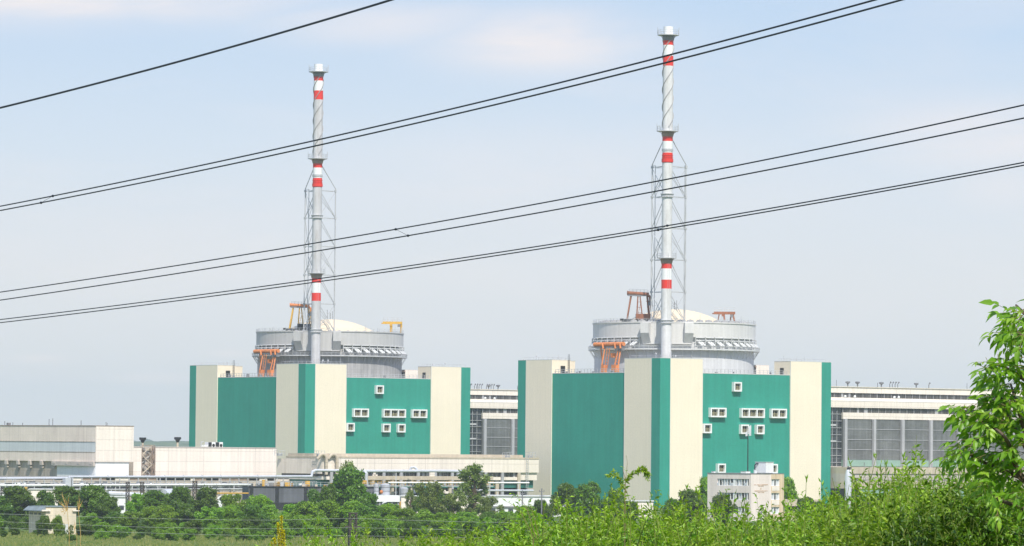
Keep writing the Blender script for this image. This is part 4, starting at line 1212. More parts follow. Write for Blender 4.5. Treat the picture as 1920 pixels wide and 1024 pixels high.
    root = empty('blower', (q.x, q.y, q.z)); T(root, 'white round blower housing by the yellow gas pipe', 'blower')
    v = MB(); v.tube([(0, -.6, 0), (0, .6, 0)], .85, 14); v.box(-.9, -.5, -2.8, .3, .5, -.5); v.build('housing', M['white'], root); MB().tube([(.15, -.7, .1), (.15, -.61, .1)], .5, 12).build('inlet', M['dark'], root)
clutter()

# ------------------------------------------------------------------ office block, hut
def office():
    A2 = R(46)
    C = at(1407.5, 960, 1005); C.z = 0
    Lu = len_u(C, 1470, ang=A2); Lv = len_v(C, 1327, ang=A2)
    zz = lambda y: zat(1407, y, 1005)
    zt = zz(888.5)
    root = empty('office_building', C, A2); T(root, 'small pinkish three storey office block with strip windows, before the near reactor building', 'office building')
    lev = [(zz(911.5), zz(898.5)), (zz(938), zz(924.5)), (zz(964), zz(951))]
    # left-hand long side with strip windows: wall pieces around them
    y0 = len_v(C, 1345, ang=A2)
    w = MB()
    a1 = len_u(C, 1447, ang=A2); a2 = len_u(C, 1462, ang=A2)
    def wallband(z0, z1): w.box(0, 0, z0, Lu, Lv, z1)
    wallband(lev[0][1], zt); wallband(lev[1][1], lev[0][0]); wallband(lev[2][1], lev[1][0]); wallband(-.4, lev[2][0])
    for lo, hi in lev:
        w.box(0, 0, lo, a1, .6, hi); w.box(a2, 0, lo, Lu, .6, hi); w.box(.6, y0, lo, Lu, Lv, hi); w.box(0, y0, lo, .6, Lv, hi)
        w.box(Lu - .5, .6, lo, Lu, y0, hi)
    w.build('wall', M['pinkwall'], root)
    st = MB(); st.box(a1 - .2, -.05, zz(965), Lu + .05, -.004, zt - .02)
    # stained strip beside the stair windows, cut round the openings
    st = MB()
    zs = [zt - .02] + [z for lo, hi in lev for z in (hi, lo)] + [0]
    for k in range(0, len(zs), 2):
        st.box(a1 - .15, -.05, zs[k + 1], a2 + .02, -.004, zs[k])
    st.box(a2 + .02, -.05, 0, Lu + .04, -.004, zt - .02)
    st.build('stained_panel', M['stainwall'], root)
    pn = MB()
    for lo, hi in lev[:2]: pn.box(a1 + .1, -.09, lo - 1.1, a2 - .1, -.051, lo - .1)
    pn.build('panel', M['hallwhite'], root)
    cp = MB(); cp.box(-.12, -.12, zt, Lu + .12, Lv + .12, zt + .12); cp.build('coping', M['steeldark'], root)
    rr = random.Random(44)
    for lo, hi in lev:
        g = MB(); g.box(.35, .6, lo, .45, y0, hi); go = g.build('window', M['glassdark'], root)
        f = MB(); cu = MB(); y = .25
        f.box(.05, .15, lo, .34, y0 - .02, lo + .1)
        k = 0
        while y < y0 - .2:
            f.box(.12, y, lo + .1, .3, y + .12, hi); f.box(.16, y, lo + 1.0 + .4, .28, min(y + .95, y0), lo + 1.5) if k % 3 == 1 else None
            if rr.random() < .55: cu.box(.305, y + .12, lo + .1, .34, min(y + rr.uniform(.5, .85), y0 - .05), hi).cut()
            if rr.random() < .12: cu.box(.02, y + .1, lo + .12, .3, y + .8, lo + .7).cut()
            y += .88; k += 1
        f.box(.12, y0 / 2 - .3, lo + .1, .31, y0 / 2 + .3, hi)
        f.build('frame', M['white'], go); cu.each('curtain', M['curtain'], go)
        g = MB(); g.box(a1, .3, lo, a2, .4, hi); go = g.build('window', M['glassdark'], root)
        f = MB()
        w_ = a2 - a1
        for x in (a1, a1 + w_ * .36, a1 + w_ * .62, a2 - .1): f.box(x, .12, lo, x + .1, .29, hi)
        f.box(a1 + .1, .12, hi - .1, a2 - .1, .28, hi); f.box(a1 + .1, .12, lo, a2 - .1, .28, lo + .1)
        cu = MB(); cu.box(a1 + .1, .291, lo + .1, a1 + w_ * .36, .299, hi - .1).cut(); cu.box(a1 + w_ * .66, .291, lo + .1, a2 - .1, .299, hi - .1).cut()
        f.build('frame', M['white'], go); cu.each('curtain', M['curtain'], go)
    # lettering: two small double lines with an emblem between (too small in the photo to read)
    le = MB(); xc = len_u(C, 1427, ang=A2); s = Lu / 62.5
    def line(y, half, h):
        x = xc - half * s
        while x < xc + half * s:
            wd = rr.uniform(.1, .2)
            if rr.random() < .88: le.box(x, -.06, zz(y) - h / 2, x + wd * .8, -.003, zz(y) + h / 2)
            x += wd
    line(909, 13, .16); line(911.3, 5, .16); line(920.5, 12, .16); line(923.3, 6, .16)
    le.box(xc - .12, -.06, zz(916.3) - .18, xc + .12, -.003, zz(916.3) + .2)
    le.build('lettering', M['goldtext'], root)
    # roof house and small roof things
    p = at(1436, 887, 1012)
    r = empty('roof_tank', (p.x, p.y, zt + .12), A2); T(r, 'white box tank with a black bent pipe on the office roof', 'tank')
    MB().box(-1.3, -1.1, .1, 1.5, 2.2, 2.6).build('casing', M['white'], r); MB().box(-1.4, -1.2, 2.6, 1.6, 2.3, 2.7).build('lid', M['coping'], r)
    MB().box(-1.2, -1, 0, 1.4, 2.1, .1).build('skid', M['steeldark'], r)
    MB().tube([(-1.9, 1.8, 0), (-1.9, 1.8, 1.9), (-1.7, 1.6, 2.2), (-1.1, 1.2, 2.25)], .16, 6).build('vent_pipe', M['black'], r)
    u2, v2 = frame(A2)
    for (px, lab, w_, h_) in ((1334, 'small white box at the left end of the office roof', .35, .3), (1394, 'small grey hatch on the office roof near the mast', .8, .4), (1416, 'small white drum on the office roof beside the box tank', .25, .8)):
        a = len_v(C, px, ang=A2) if px < 1407 else None
        q = C + v2 * a + u2 * .8 if a else at(px, 890, 1008)
        r = empty('roof_hatch', (q.x, q.y, zt + .12), A2); T(r, lab, 'roof hatch')
        v = MB(); v.box(-w_, -w_, 0, w_, w_, h_); v.build('casing', M['white'], r); MB().box(-w_ - .05, -w_ - .05, h_, w_ + .05, w_ + .05, h_ + .06).build('lid', M['coping'], r)
    # mast with panel antennas
    q = at(1402, 888, 1009)
    r = empty('antenna_mast', (q.x, q.y, zt + .12), 0); T(r, 'slim dark mast with white panel antennas rising from the office roof', 'antenna mast')
    H = zat(1404, 819, 1009) - zt
    m_ = MB(); m_.tube([(0, 0, 0), (0, 0, H)], [.14, .1], 6)
    for k in range(22): m_.box(-.16, -.16, .4 + k * .38, .16, .16, .44 + k * .38)
    m_.tube([(0, 0, H - .2), (0, 0, H + 2.2)], .06, 5); m_.build('pole', M['black'], r)
    for (x, z, h, w_) in ((-.45, H, 1.0, .13), (-.2, H + .1, 1.2, .1), (.35, H + .1, 2.3, .13), (.62, H + .1, 2.5, .12)):
        a = MB(); a.box(x - w_, -.25, z, x + w_, -.1, z + h); a.build('antenna', M['curtain'], r)
    b = MB(); b.tube([(-.6, 0, H + .1), (.7, 0, H + .1)], .05, 4); b.tube([(-.6, 0, H + .8), (.7, 0, H + .8)], .05, 4); b.build('bracket', M['steeldark'], r)
    # low wing / carport right of the office
    q = at(1470, 935, 1018)
    r = empty('carport', (q.x, q.y, 0), A2 - R(46)); T(r, 'low grey carport with a dark opening right of the office block', 'carport')
    z1 = zat(1470, 936.5, 1018); z2 = zat(1470, 949, 1018)
    w = MB(); w.box(0, 0, z2, 9, 7, z1); w.box(0, 0, -.3, 9, .3, zat(1470, 958, 1018)); w.build('wall', M['beige'], r)
    MB().box(.1, 1.5, 1.5, 9, 6.5, z2).build('opening', M['dark'], r)
    for x in (.05, 4, 8.6): MB().box(x, .4, -.2, x + .3, .8, z2).build('post', M['pillar'], r)
office()

def hut():
    C = at(85.5, 990, 786); C.z = 0
    a = ANG - R(8)
    Lu = len_u(C, 144.5, ang=a); Lv = len_v(C, 56, ang=a)
    z = lambda y: zat(85, y, 786)
    root = empty('substation_hut', C, a); T(root, 'cream plaster hut with grey roof and small dark windows, lower left among trees', 'hut')
    zt = z(949.5)
    MB().box(0, 0, -.3, Lu, Lv, zt - .12).build('wall', M['hutwall'], root)
    MB().box(-.05, -.15, zt - .12, Lu + .1, Lv, zt).build('roof', M['hutroof'], root)
    v = MB(); v.add([(0, 0, zt), (-1.0, 0, z(957.5)), (-1.0, Lv + .4, z(957.5)), (0, Lv + .4, zt - .05), (0, 0, z(958.5)), (-1.0, 0, z(959)), (-1.0, Lv + .4, z(959)), (0, Lv + .4, z(958.5))],
        [(0, 1, 2, 3), (4, 7, 6, 5), (0, 4, 5, 1), (1, 5, 6, 2), (2, 6, 7, 3)]); v.build('canopy', M['hutroof'], root)
    MB().box(-.9, -.35, z(958.7), .8, -.003, z(956)).build('sill', M['hallwhite'], root)
    MB().box(Lu - .8, -.35, z(958.7), Lu + .5, -.003, z(956.5)).build('sill', M['hallwhite'], root)
    for k in range(3):
        y = Lv * (.28 + .25 * k); w = MB().box(-.04, y, z(966), -.003, y + Lv * .16, z(962)); wo = w.build('window', M['glassdark'], root)
        MB().box(-.07, y - .1, z(967), -.003, y + Lv * .16 + .1, z(966)).build('sill', M['hutwall'], wo)
    MB().box(Lu * .55, -.05, -.2, Lu * .75, -.003, 2.0).build('door', M['coping'], root)
hut()

# ------------------------------------------------------------------ lattice posts, poles, pale wires
def lattice_post(px, py0, D, wpx, lab, m='pole', zb=0):
    b = at(px, py0, D); w = wpx * D / F / 2
    root = empty('lattice_post', (b.x, b.y, zb), R(12)); T(root, lab, 'post', 'dark lattice posts in the tree belt')
    H = b.z - zb; v = MB()
    for x in (-w, w):
        for y in (-w, w): v.tube([(x, y, -.2), (x, y, H)], w * .16 + .02, 4)
    v.build('corner_post', M[m], root)
    v = MB(); n = max(3, int(H / (2.2 * w)))
    for k in range(n):
        z0 = H * k / n; z1 = H * (k + 1) / n
        for y in (-w, w): v.tube([(-w, y, z0), (w, y, z1)], .05 + w * .05, 4); v.tube([(w, y, z0), (-w, y, z1)], .04 + w * .05, 4)
        for x in (-w, w): v.tube([(x, -w, z0), (x, w, z1)], .04 + w * .05, 4)
        v.box(-w, -w, z1 - .06, w, -w + .1, z1 + .04)
    v.build('brace', M[m], root)
    v = MB(); v.box(-w * 1.25, -w * 1.25, H, w * 1.25, w * 1.25, H + .15); v.build('cap', M[m], root)
    if D < 800:
        v = MB(); v.box(-w * 2.4, -w * 1.3, H - 2.2, w * 2.2, -w * 1.05, H - 2.0); v.build('cross_arm', M[m], root)
lattice_post(239.5, 905, 985, 6, 'dark lattice post left of a close pair, below the rusty stair frame')
lattice_post(266.5, 905, 985, 6, 'dark lattice post right of a close pair, below the rusty stair frame')
lattice_post(365.5, 903, 985, 7, 'dark lattice post standing alone left of the dark tank wall')
lattice_post(6, 917, 940, 8, 'dark lattice post at the left edge of the picture')
lattice_post(661.5, 963, 700, 13, 'near short lattice post carrying the pale wires, below the big dark tree')
def wood_pole(px, py, D, lab, arms):
    b = at(px, py, D); root = empty('utility_pole', (b.x, b.y, 0), 0); T(root, lab, 'utility pole', 'grey poles by the low white shed')
    MB().tube([(0, 0, -.2), (0, 0, b.z)], .14, 6).build('pole', M['steeldark'], root)
    v = MB()
    for k in range(arms): v.box(-.55, -.08, b.z - .8 - k * .9, .55, .08, b.z - .65 - k * .9)
    v.tube([(-.5, 0, b.z - .7), (-.5, 0, b.z - .3)], .08, 5); v.tube([(.5, 0, b.z - .7), (.5, 0, b.z - .3)], .08, 5)
    v.build('cross_arm', M['steeldark'], root)
wood_pole(979.5, 919, 930, 'shorter grey pole with two short arms before the low white shed', 2)
wood_pole(1015.8, 916, 930, 'taller grey pole right of the low white shed', 3)
wood_pole(1427.5, 0 + 955, 900, 'pole mostly hidden by shrubs under the office lettering', 1)

def spline(pts, n):
    """smooth curve through the given points (Catmull-Rom)"""
    out = []; P = [pts[0]] + list(pts) + [pts[-1]]
    for i in range(1, len(P) - 2):
        for k in range(n):
            t = k / n; a, b, c, d = (Vector(P[j]) for j in (i - 1, i, i + 1, i + 2))
            out.append(.5 * ((2 * b) + (c - a) * t + (2 * a - 5 * b + 4 * c - d) * t * t + (3 * b - a - 3 * c + d) * t ** 3))
    out.append(Vector(pts[-1])); return out
def wire(pts, r, D0_, D1_):
    """pts: (px,py) samples; distance varies so that 1/D is linear along the span, as on a straight run"""
    x0 = pts[0][0]; x1 = pts[-1][0]; P = []
    for (x, y) in pts:
        k = (x - x0) / (x1 - x0); D = 1 / ((1 - k) / D0_ + k / D1_); P.append(at(x, y, D))
    return spline(P, 8)
def parab(a, b, m):
    """quadratic through three pixel points, sampled and extended past the frame"""
    (x0, y0), (x1, y1), (x2, y2) = a, m, b
    def f(x): return y0 * (x - x1) * (x - x2) / ((x0 - x1) * (x0 - x2)) + y1 * (x - x0) * (x - x2) / ((x1 - x0) * (x1 - x2)) + y2 * (x - x0) * (x - x1) / ((x2 - x0) * (x2 - x1))
    return f
def power_line(lab, fs, xr, D0_, D1_, r, spacers=()):
    root = empty('power_line', (0, 0, 0)); T(root, lab, 'power line', 'overhead conductors crossing the sky')
    first = None
    xs_ = [xr[0] + (xr[1] - xr[0]) * i / 12 for i in range(13)]
    def D(x): k = (x - xs_[0]) / (xs_[-1] - xs_[0]); return 1 / ((1 - k) / D0_ + k / D1_)
    for f in fs:
        P = wire([(x, f(x)) for x in xs_], r, D0_, D1_)
        if first is None: first = P[len(P) // 2].copy(); root.location = first
        MB().tube([p - first for p in P], r, 6).build('conductor', M['wire'], root, True)
    for (xa, xb) in spacers:
        a = at(xa, fs[0](xa), D(xa)) - first; b = at(xb, fs[1](xb), D(xb)) - first
        s = MB(); s.tube([a, b], r * .3, 5)
        for q, f, x in ((a, fs[0], xa), (b, fs[1], xb)):
            d = (at(x + 5, f(x + 5), D(x + 5)) - at(x - 5, f(x - 5), D(x - 5))).normalized() * r * 3.2
            s.tube([q - d, q - d * .5, q, q + d * .5, q + d], [r * .8, r * 1.9, r * 2.1, r * 1.9, r * .8], 8)
        s.build('spacer', M['wire'], root, True)
p1 = parab((0, 201.5), (730, 0), (365, 106.5)); p1b = parab((0, 203.3), (736, 0), (365, 108.2))
power_line('topmost dark double wire rising steeply out of the upper left corner', [p1, p1b], (-60, 800), 105, 78, .0135)
power_line('dark twin wire crossing before both stack tops with a spacer at the left edge', [parab((0, 387), (1640, 0), (597, 262.0)), parab((0, 395), (1690, 0), (600, 271.8))], (-60, 1800), 130, 74, .0185, [(99, 77)])
power_line('widest spaced twin wire with a slanted spacer between the two stacks', [parab((0, 548), (1920, 197), (742, 430)), parab((0, 563), (1920, 221.5), (765, 442))], (-60, 2000), 140, 88, .0165, [(742, 765)])
power_line('lowest twin wire with a spacer crossing the right stack', [parab((0, 599.4), (1920, 304.6), (1300, 415.1)), parab((0, 605.3), (1920, 309.9), (1300, 420.4))], (-60, 2000), 145, 95, .0155, [(1251, 1234)])
for lab, pts in (('upper pale wire strung low across the tree belt', [(-40, 961), (0, 963.5), (200, 970), (400, 974.5), (520, 975), (655, 972), (760, 975.5), (900, 979), (1100, 983)]),
                 ('middle pale wire strung low across the tree belt', [(-40, 976), (0, 978), (150, 984), (300, 989), (520, 991.5), (655, 989.5), (800, 992.5), (1100, 997)]),
                 ('lower pale wire strung low across the tree belt', [(-40, 987.5), (0, 989.5), (150, 995), (300, 1000), (520, 1005), (655, 1004.5), (800, 1007), (1100, 1010)])):
    P = wire(pts, .02, 690, 700)
    root = empty('fence_wire', P[20]); T(root, lab, 'wire', 'pale wires across the tree belt')
    c0 = P[20].copy()
    MB().tube([p - c0 for p in P], .025, 4).build('strand', M['palewire'], root)
    MB().box(-.12, -.12, -.05, .12, .12, .05).build('clamp', M['palewire'], root)

# ------------------------------------------------------------------ trees
def crown_mesh(name, seed, blobs, n, size, m, flat=1.0, fill=.25):
    """leaf clumps of small faces scattered through a set of overlapping lobes"""
    rg = np.random.default_rng(seed)
    B = np.array(blobs)                       # x y z r
    wts = B[:, 3] ** 2; wts = wts / wts.sum()
    idx = rg.choice(len(B), n, p=wts)
    d = rg.normal(size=(n, 3)); d /= np.linalg.norm(d, axis=1)[:, None]
    # sub-clumps give light and dark lumps
    cl = rg.normal(size=(len(B) * 26, 3)); cl /= np.linalg.norm(cl, axis=1)[:, None]
    pick = idx * 26 + rg.integers(0, 26, n)
    inn = rg.random(n) < fill
    rad = np.where(inn, rg.random(n) ** .5 * .9, .86 + rg.normal(size=n) * .12)
    dirv = cl[pick] + .3 * d; dirv /= np.linalg.norm(dirv, axis=1)[:, None]
    dirv = np.where(inn[:, None], d, dirv)
    bump = 1 + .2 * np.sin(pick * 12.9898)[:, None]
    P = B[idx, :3] + dirv * (B[idx, 3] * rad)[:, None] * bump * np.array([1, 1, flat])
    nrm = dirv * .8 + np.array([0, 0, .25]) + rg.normal(size=(n, 3)) * .7; nrm /= np.linalg.norm(nrm, axis=1)[:, None]
    t = np.cross(nrm, rg.normal(size=(n, 3))); t /= np.linalg.norm(t, axis=1)[:, None]
    b = np.cross(nrm, t)
    s = size * (.6 + .8 * rg.random(n))[:, None]
    V4 = np.stack([P - t * s, P + b * s * .55 - nrm * s * .12, P + t * s, P - b * s * .55 - nrm * s * .12], 1).reshape(-1, 3)
    me = bpy.data.meshes.new(name)
    me.vertices.add(n * 4); me.vertices.foreach_set('co', V4.astype(np.float32).ravel())
    me.loops.add(n * 4); me.loops.foreach_set('vertex_index', np.arange(n * 4, dtype=np.int32))
    me.polygons.add(n); me.polygons.foreach_set('loop_start', np.arange(0, n * 4, 4, dtype=np.int32)); me.polygons.foreach_set('loop_total', np.full(n, 4, np.int32))
    me.materials.append(m); me.update(calc_edges=True); me.validate()
    return me
def trunk_mesh(name, seed, blobs, H, r0):
    rd = random.Random(seed); mb = MB()
    mb.tube([(0, 0, -.05), (rd.uniform(-.02, .02), 0, .25 * H), (rd.uniform(-.04, .04), rd.uniform(-.03, .03), .5 * H), (0, 0, .8 * H)], [r0, r0 * .75, r0 * .5, r0 * .15], 7)
    for b in blobs:
        z0 = max(.12, min(b[2] - .15, .6)) * H * .85
        mb.tube([(0, 0, z0), (b[0] * .5, b[1] * .5, (z0 + b[2]) / 2 * 1.02), (b[0] * .9, b[1] * .9, b[2])], [r0 * .4, r0 * .25, r0 * .08], 5)
    me_o = mb.build(name, M['bark']); me = me_o.data; ALL.remove(me_o); bpy.data.objects.remove(me_o); return me
# unit trees: height 1, crown about `w` wide
def lobes(seed, n, w, z0, z1, r0, r1):
    rd = random.Random(seed); out_ = []
    for i in range(n):
        k = (i + .5) / n; z = z0 + (z1 - z0) * k
        env = math.sin(math.pi * min(1, (z - z0 * .6) / (1.02 - z0 * .6)) ** .8) ** .6
        a = rd.uniform(0, 6.28); q = rd.uniform(.3, 1) * w * .5 * env
        r = rd.uniform(r0, r1)
        out_.append((math.cos(a) * max(0, q - r * .4), math.sin(a) * max(0, q - r * .4), min(z, 1 - r * .95), r))
    return out_
KIND = {}
def kind(key, seeds, n, w, z0, z1, r0, r1, leaves, size, m, fill=.25, tr=.03):
    KIND[key] = []
    for s in seeds:
        L = lobes(s, n, w, z0, z1, r0, r1)
        KIND[key].append((crown_mesh('crown', s, L, leaves, size, M[m], fill=fill), trunk_mesh('trunk', s, L, 1.0, tr)))
kind('dark', (11, 12, 13, 14), 34, 1.05, .2, .96, .08, .19, 16000, .026, 'leaf_dark')
kind('light', (21, 22, 23, 24), 32, 1.1, .1, .95, .09, .21, 15000, .028, 'leaf_mid')
kind('loose', (31, 32), 20, .95, .25, .95, .08, .14, 6000, .021, 'leaf_olive', .5)
kind('spire', (41,), 26, .5, .18, .97, .05, .1, 8000, .016, 'leaf_olive', .55, .02)
tree_i = 0
def tree(px, ytop, wpx, D, key, lab, cat='tree', group='trees of the belt before the plant', name=None):
    global tree_i
    p = at(px, ytop, D); H = p.z; W = wpx * D / F
    rd = random.Random(int(px * 13 + ytop * 7))
    cm, tm = KIND[key][tree_i % len(KIND[key])]; tree_i += 1
    root = empty(name or {'dark': 'broadleaf_tree', 'light': 'leafy_bush', 'loose': 'open_crowned_tree', 'spire': 'sparse_tree'}[key], (p.x, p.y, 0), rd.uniform(0, 6.28))
    base = {'dark': 1.0, 'light': 1.05, 'loose': .95, 'spire': .5}[key]
    k = W / base
    k = min(k, 1.45 * H)
    root.scale = (k * rd.uniform(.85, 1.15), k, H / 1.0)
    T(root, lab, cat, group)
    for nm, me in (('crown', cm), ('trunk', tm)):
        o = bpy.data.objects.new(nm, me); col.objects.link(o); o.parent = root; ALL.append(o)
    return root
BACK = [(-4, 930, 66, 905, 'dark', 'dark tree cut by the left edge, behind the lattice post'),
 (38, 912, 84, 925, 'dark', 'dark dense tree above the hut, first in from the left edge'),
 (84, 920, 60, 945, 'dark', 'dark smaller tree between the two big ones behind the hut'),
 (128, 912, 78, 905, 'dark', 'dark wide tree behind the right part of the hut'),
 (172, 911, 84, 900, 'dark', 'dark wide tree right of the hut, with white shed beyond'),
 (205, 934, 50, 895, 'dark', 'dark low tree left of the close pair of lattice posts'),
 (256, 925, 44, 960, 'light', 'fresh green tree showing between the close pair of lattice posts'),
 (292, 920, 66, 950, 'dark', 'dark tree right of the close pair of lattice posts'),
 (341, 914, 64, 945, 'dark', 'dark tree just left of the lone lattice post'),
 (383, 914, 70, 945, 'dark', 'dark tree just right of the lone lattice post'),
 (437, 926, 60, 940, 'light', 'mid green tree at the left end of the dark tank wall'),
 (490, 928, 62, 935, 'light', 'pointed mid green tree in front of the dark tank wall'),
 (588, 918, 46, 930, 'dark', 'dark small tree leaning on the left side of the big dark tree'),
 (648, 877, 100, 920, 'dark', 'biggest dark dense tree in the belt, right of the dark tank wall'),
 (617, 908, 54, 915, 'dark', 'dark left shoulder tree merging with the biggest tree'),
 (688, 925, 54, 912, 'dark', 'dark right shoulder tree below the tanks, merging with the biggest tree'),
 (655, 864, 52, 960, 'loose', 'brownish thin topped tree rising behind the biggest dark tree'),
 (770, 918, 42, 930, 'loose', 'thin crowned olive tree right of the column vessel'),
 (806, 903, 92, 915, 'loose', 'wide loose olive crowned tree left of the sparse tall tree'),
 (815, 915, 70, 925, 'dark', 'dark tree showing inside the wide loose olive tree'),
 (852, 925, 60, 920, 'loose', 'low loose tree between the wide loose tree and the sparse tall tree'),
 (889, 869, 70, 930, 'spire', 'tall sparse conical tree in front of the link building'),
 (915, 930, 58, 925, 'loose', 'loose low tree right of the sparse tall tree'),
 (985, 948, 58, 900, 'light', 'bright rounded bush at the foot of the two grey poles'),
 (1012, 938, 46, 935, 'dark', 'dark small tree behind the taller grey pole'),
 (1068, 907, 66, 950, 'dark', 'dark rounded tree below the dark green wall, left of a pair'),
 (1106, 904, 76, 945, 'dark', 'dark rounded tree below the dark green wall, right of a pair'),
 (1148, 918, 56, 940, 'dark', 'dark lower tree left of the arching sapling'),
 (1180, 940, 60, 930, 'dark', 'dark tree mostly hidden behind the arching sapling'),
 (1298, 918, 70, 955, 'dark', 'dark tree left of the office block'),
 (1262, 935, 50, 950, 'dark', 'dark low tree below the cream tower of the near reactor building'),
 (1324, 894, 38, 1045, 'light', 'green treetop peeping out behind the left end of the office block'),
 (1352, 928, 62, 940, 'dark', 'dark tree in front of the office block windows'),
 (1478, 897, 52, 1050, 'light', 'round green tree behind the right end of the office block'),
 (1512, 932, 56, 970, 'dark', 'dark low tree right of the carport'),
 (1540, 940, 50, 960, 'dark', 'dark low tree before the cream tower right of the office')]
for b in BACK: tree(*b[:5], b[5])
land = [(150, 'below the hut'), (250, 'right of the hut'), (380, 'under the low cream hall'), (470, 'left of the dark tank wall'), (590, 'below the dark tank wall'),
        (700, 'below the biggest dark tree'), (800, 'below the grey tanks'), (900, 'below the loose olive trees'), (1200, 'left of the foreground shrubs')]
ordn = ['first', 'second', 'third', 'fourth', 'fifth', 'sixth', 'seventh', 'eighth', 'ninth']
rd = random.Random(77)
def row(name, xs_, ytop, wp, D, words, keys, jit):
    cnt = {}
    for x in xs_:
        L = next(l for lim, l in land if x < lim); cnt[L] = cnt.get(L, 0) + 1
        yt = ytop(x) + rd.uniform(-jit, jit)
        tree(x + rd.uniform(-7, 7), yt, wp * rd.uniform(.85, 1.2), D + rd.uniform(-14, 14), rd.choice(keys), '%s %s, %s from the left %s' % (words, name, ordn[cnt[L] - 1], L), 'bush', name + 's of the tree belt')
def y1(x): return np.interp(x, [-20, 150, 215, 300, 450, 600, 700, 780, 900, 1000], [962, 958, 962, 950, 944, 942, 946, 954, 958, 962])
row('upper row bush', list(range(172, 1010, 37)), y1, 64, 862, 'rounded green', ('light', 'light', 'light', 'light', 'dark'), 5)
def y2(x): return np.interp(x, [-20, 110, 150, 400, 700, 1000], [972, 974, 984, 972, 970, 974])
row('lower row bush', list(range(-8, 116, 31)) + list(range(178, 1010, 43)), y2, 72, 806, 'broad fresh green', ('light', 'light', 'light', 'dark'), 6)
row('fringe bush', [12, 36, 60, 107] + list(range(162, 900, 26)), lambda x: 983 + 6 * math.sin(x) if x > 150 else 992, 48, 775, 'small low green', ('light', 'dark'), 5)
row('outer bush', list(range(160, 520, 33)), lambda x: 996 + 4 * math.sin(x), 44, 757, 'shaggy green', ('light', 'dark', 'light'), 4)
row('verge bush', [20, 75, 128, 190, 250, 330, 420, 480], lambda x: 1006 + 4 * math.sin(x * 2), 44, 748, 'scrubby low', ('light', 'dark', 'loose'), 3)
tree(80, 966, 34, 770, 'dark', 'small dark bush growing against the hut front, lower left', 'bush')
tree(108, 966, 30, 768, 'light', 'bush with a pointed top before the hut front, right of the dark one', 'bush')
tree(133, 984, 18, 774, 'loose', 'thin climber like bush at the right end of the hut front', 'bush')

# ------------------------------------------------------------------ near shrubs: upright leafy shoots
def leaf_batch(P, Dr, N, ln, wd, m, name, fold=.25, droop=.0):
    """lance-shaped leaves: base P, direction Dr, face normal N"""
    n = len(P)
    side = np.cross(Dr, N); side /= np.linalg.norm(side, axis=1)[:, None] + 1e-9
    N2 = np.cross(side, Dr)
    ln = ln[:, None]; wd = wd[:, None]
    mid = P + Dr * ln * .45
    tip = P + Dr * ln - N2 * ln * droop
    a = mid + side * wd * .5 + N2 * wd * fold
    b = mid - side * wd * .5 + N2 * wd * fold
    V4 = np.stack([P, a, tip, b, ], 1).reshape(-1, 3)
    me = bpy.data.meshes.new(name)
    me.vertices.add(n * 4); me.vertices.foreach_set('co', V4.astype(np.float32).ravel())
    q = np.arange(n) * 4
    tri = np.stack([q, q + 1, q + 2, q, q + 2, q + 3], 1).reshape(-1).astype(np.int32)
    me.loops.add(n * 6); me.loops.foreach_set('vertex_index', tri)
    me.polygons.add(n * 2); me.polygons.foreach_set('loop_start', np.arange(0, n * 6, 3, dtype=np.int32)); me.polygons.foreach_set('loop_total', np.full(n * 2, 3, np.int32))
    me.materials.append(m); me.update(calc_edges=True); me.validate()
    return me
def nz(a): return a / (np.linalg.norm(a, axis=-1)[..., None] + 1e-9)
def shrub_meshes(seed, shoots, H, rad, ln, wd, m, dense=1.0, spread=.35, top=.3):
    rg = np.random.default_rng(seed); mb = MB(); Ps = []; Ds = []; Ns = []; Ls = []; Ws = []
    for i in range(shoots):
        a = rg.uniform(0, 2 * np.pi); q = rad * np.sqrt(rg.random())
        bx, by = q * np.cos(a), q * np.sin(a)
        h1 = H - abs(rg.normal()) * top; h0 = h1 - rg.uniform(.5, 1.1)
        lean = rg.normal(size=2) * spread * .3
        k = np.linspace(0, 1, 6)
        C_ = np.stack([bx - lean[0] * (1 - k) + lean[0] * k ** 2, by - lean[1] * (1 - k) + lean[1] * k ** 2, h0 + (h1 - h0) * k], 1)
        if i % 3 == 0: C_[0] = (bx * .35, by * .35, 0) if False else C_[0]
        mb.tube([tuple(c) for c in C_], [.006, .005, .004, .0035, .003, .002], 3, cap=False)
        if i % 6 == 0: mb.tube([(bx * .3, by * .3, -.1), (bx * .7, by * .7, h0 * .6), tuple(C_[0])], [.015, .01, .006], 4, cap=False)
        seg = h1 - h0; nl = int(seg / .017 * dense)
        t = np.sort(rg.random(nl)) ** .85
        ph = rg.uniform(0, 6.28) + np.arange(nl) * 2.4
        pos = np.stack([np.interp(t, k, C_[:, j]) for j in range(3)], 1)
        out_ = np.stack([np.cos(ph), np.sin(ph), np.zeros(nl)], 1)
        up = np.array([0, 0, 1.0])
        el = np.where(t > .93, rg.uniform(1.0, 1.4, nl), rg.uniform(-.7, .7, nl))
        d = out_ * np.cos(el)[:, None] + up * np.sin(el)[:, None] + rg.normal(size=(nl, 3)) * .15
        d = nz(d)
        nn = nz(up * .9 + out_ * .5 + rg.normal(size=(nl, 3)) * .55)
        sz = rg.uniform(.5, 1.25, nl) * np.where(t > .9, .65, 1)
        Ps.append(pos); Ds.append(d); Ns.append(nn); Ls.append(ln * sz); Ws.append(wd * sz)
    me = leaf_batch(np.concatenate(Ps), np.concatenate(Ds), np.concatenate(Ns), np.concatenate(Ls), np.concatenate(Ws), m, 'leaves', droop=.12)
    so = mb.build('stems', M['greentwig'], recalc=False); sm = so.data; ALL.remove(so); bpy.data.objects.remove(so)
    return me, sm
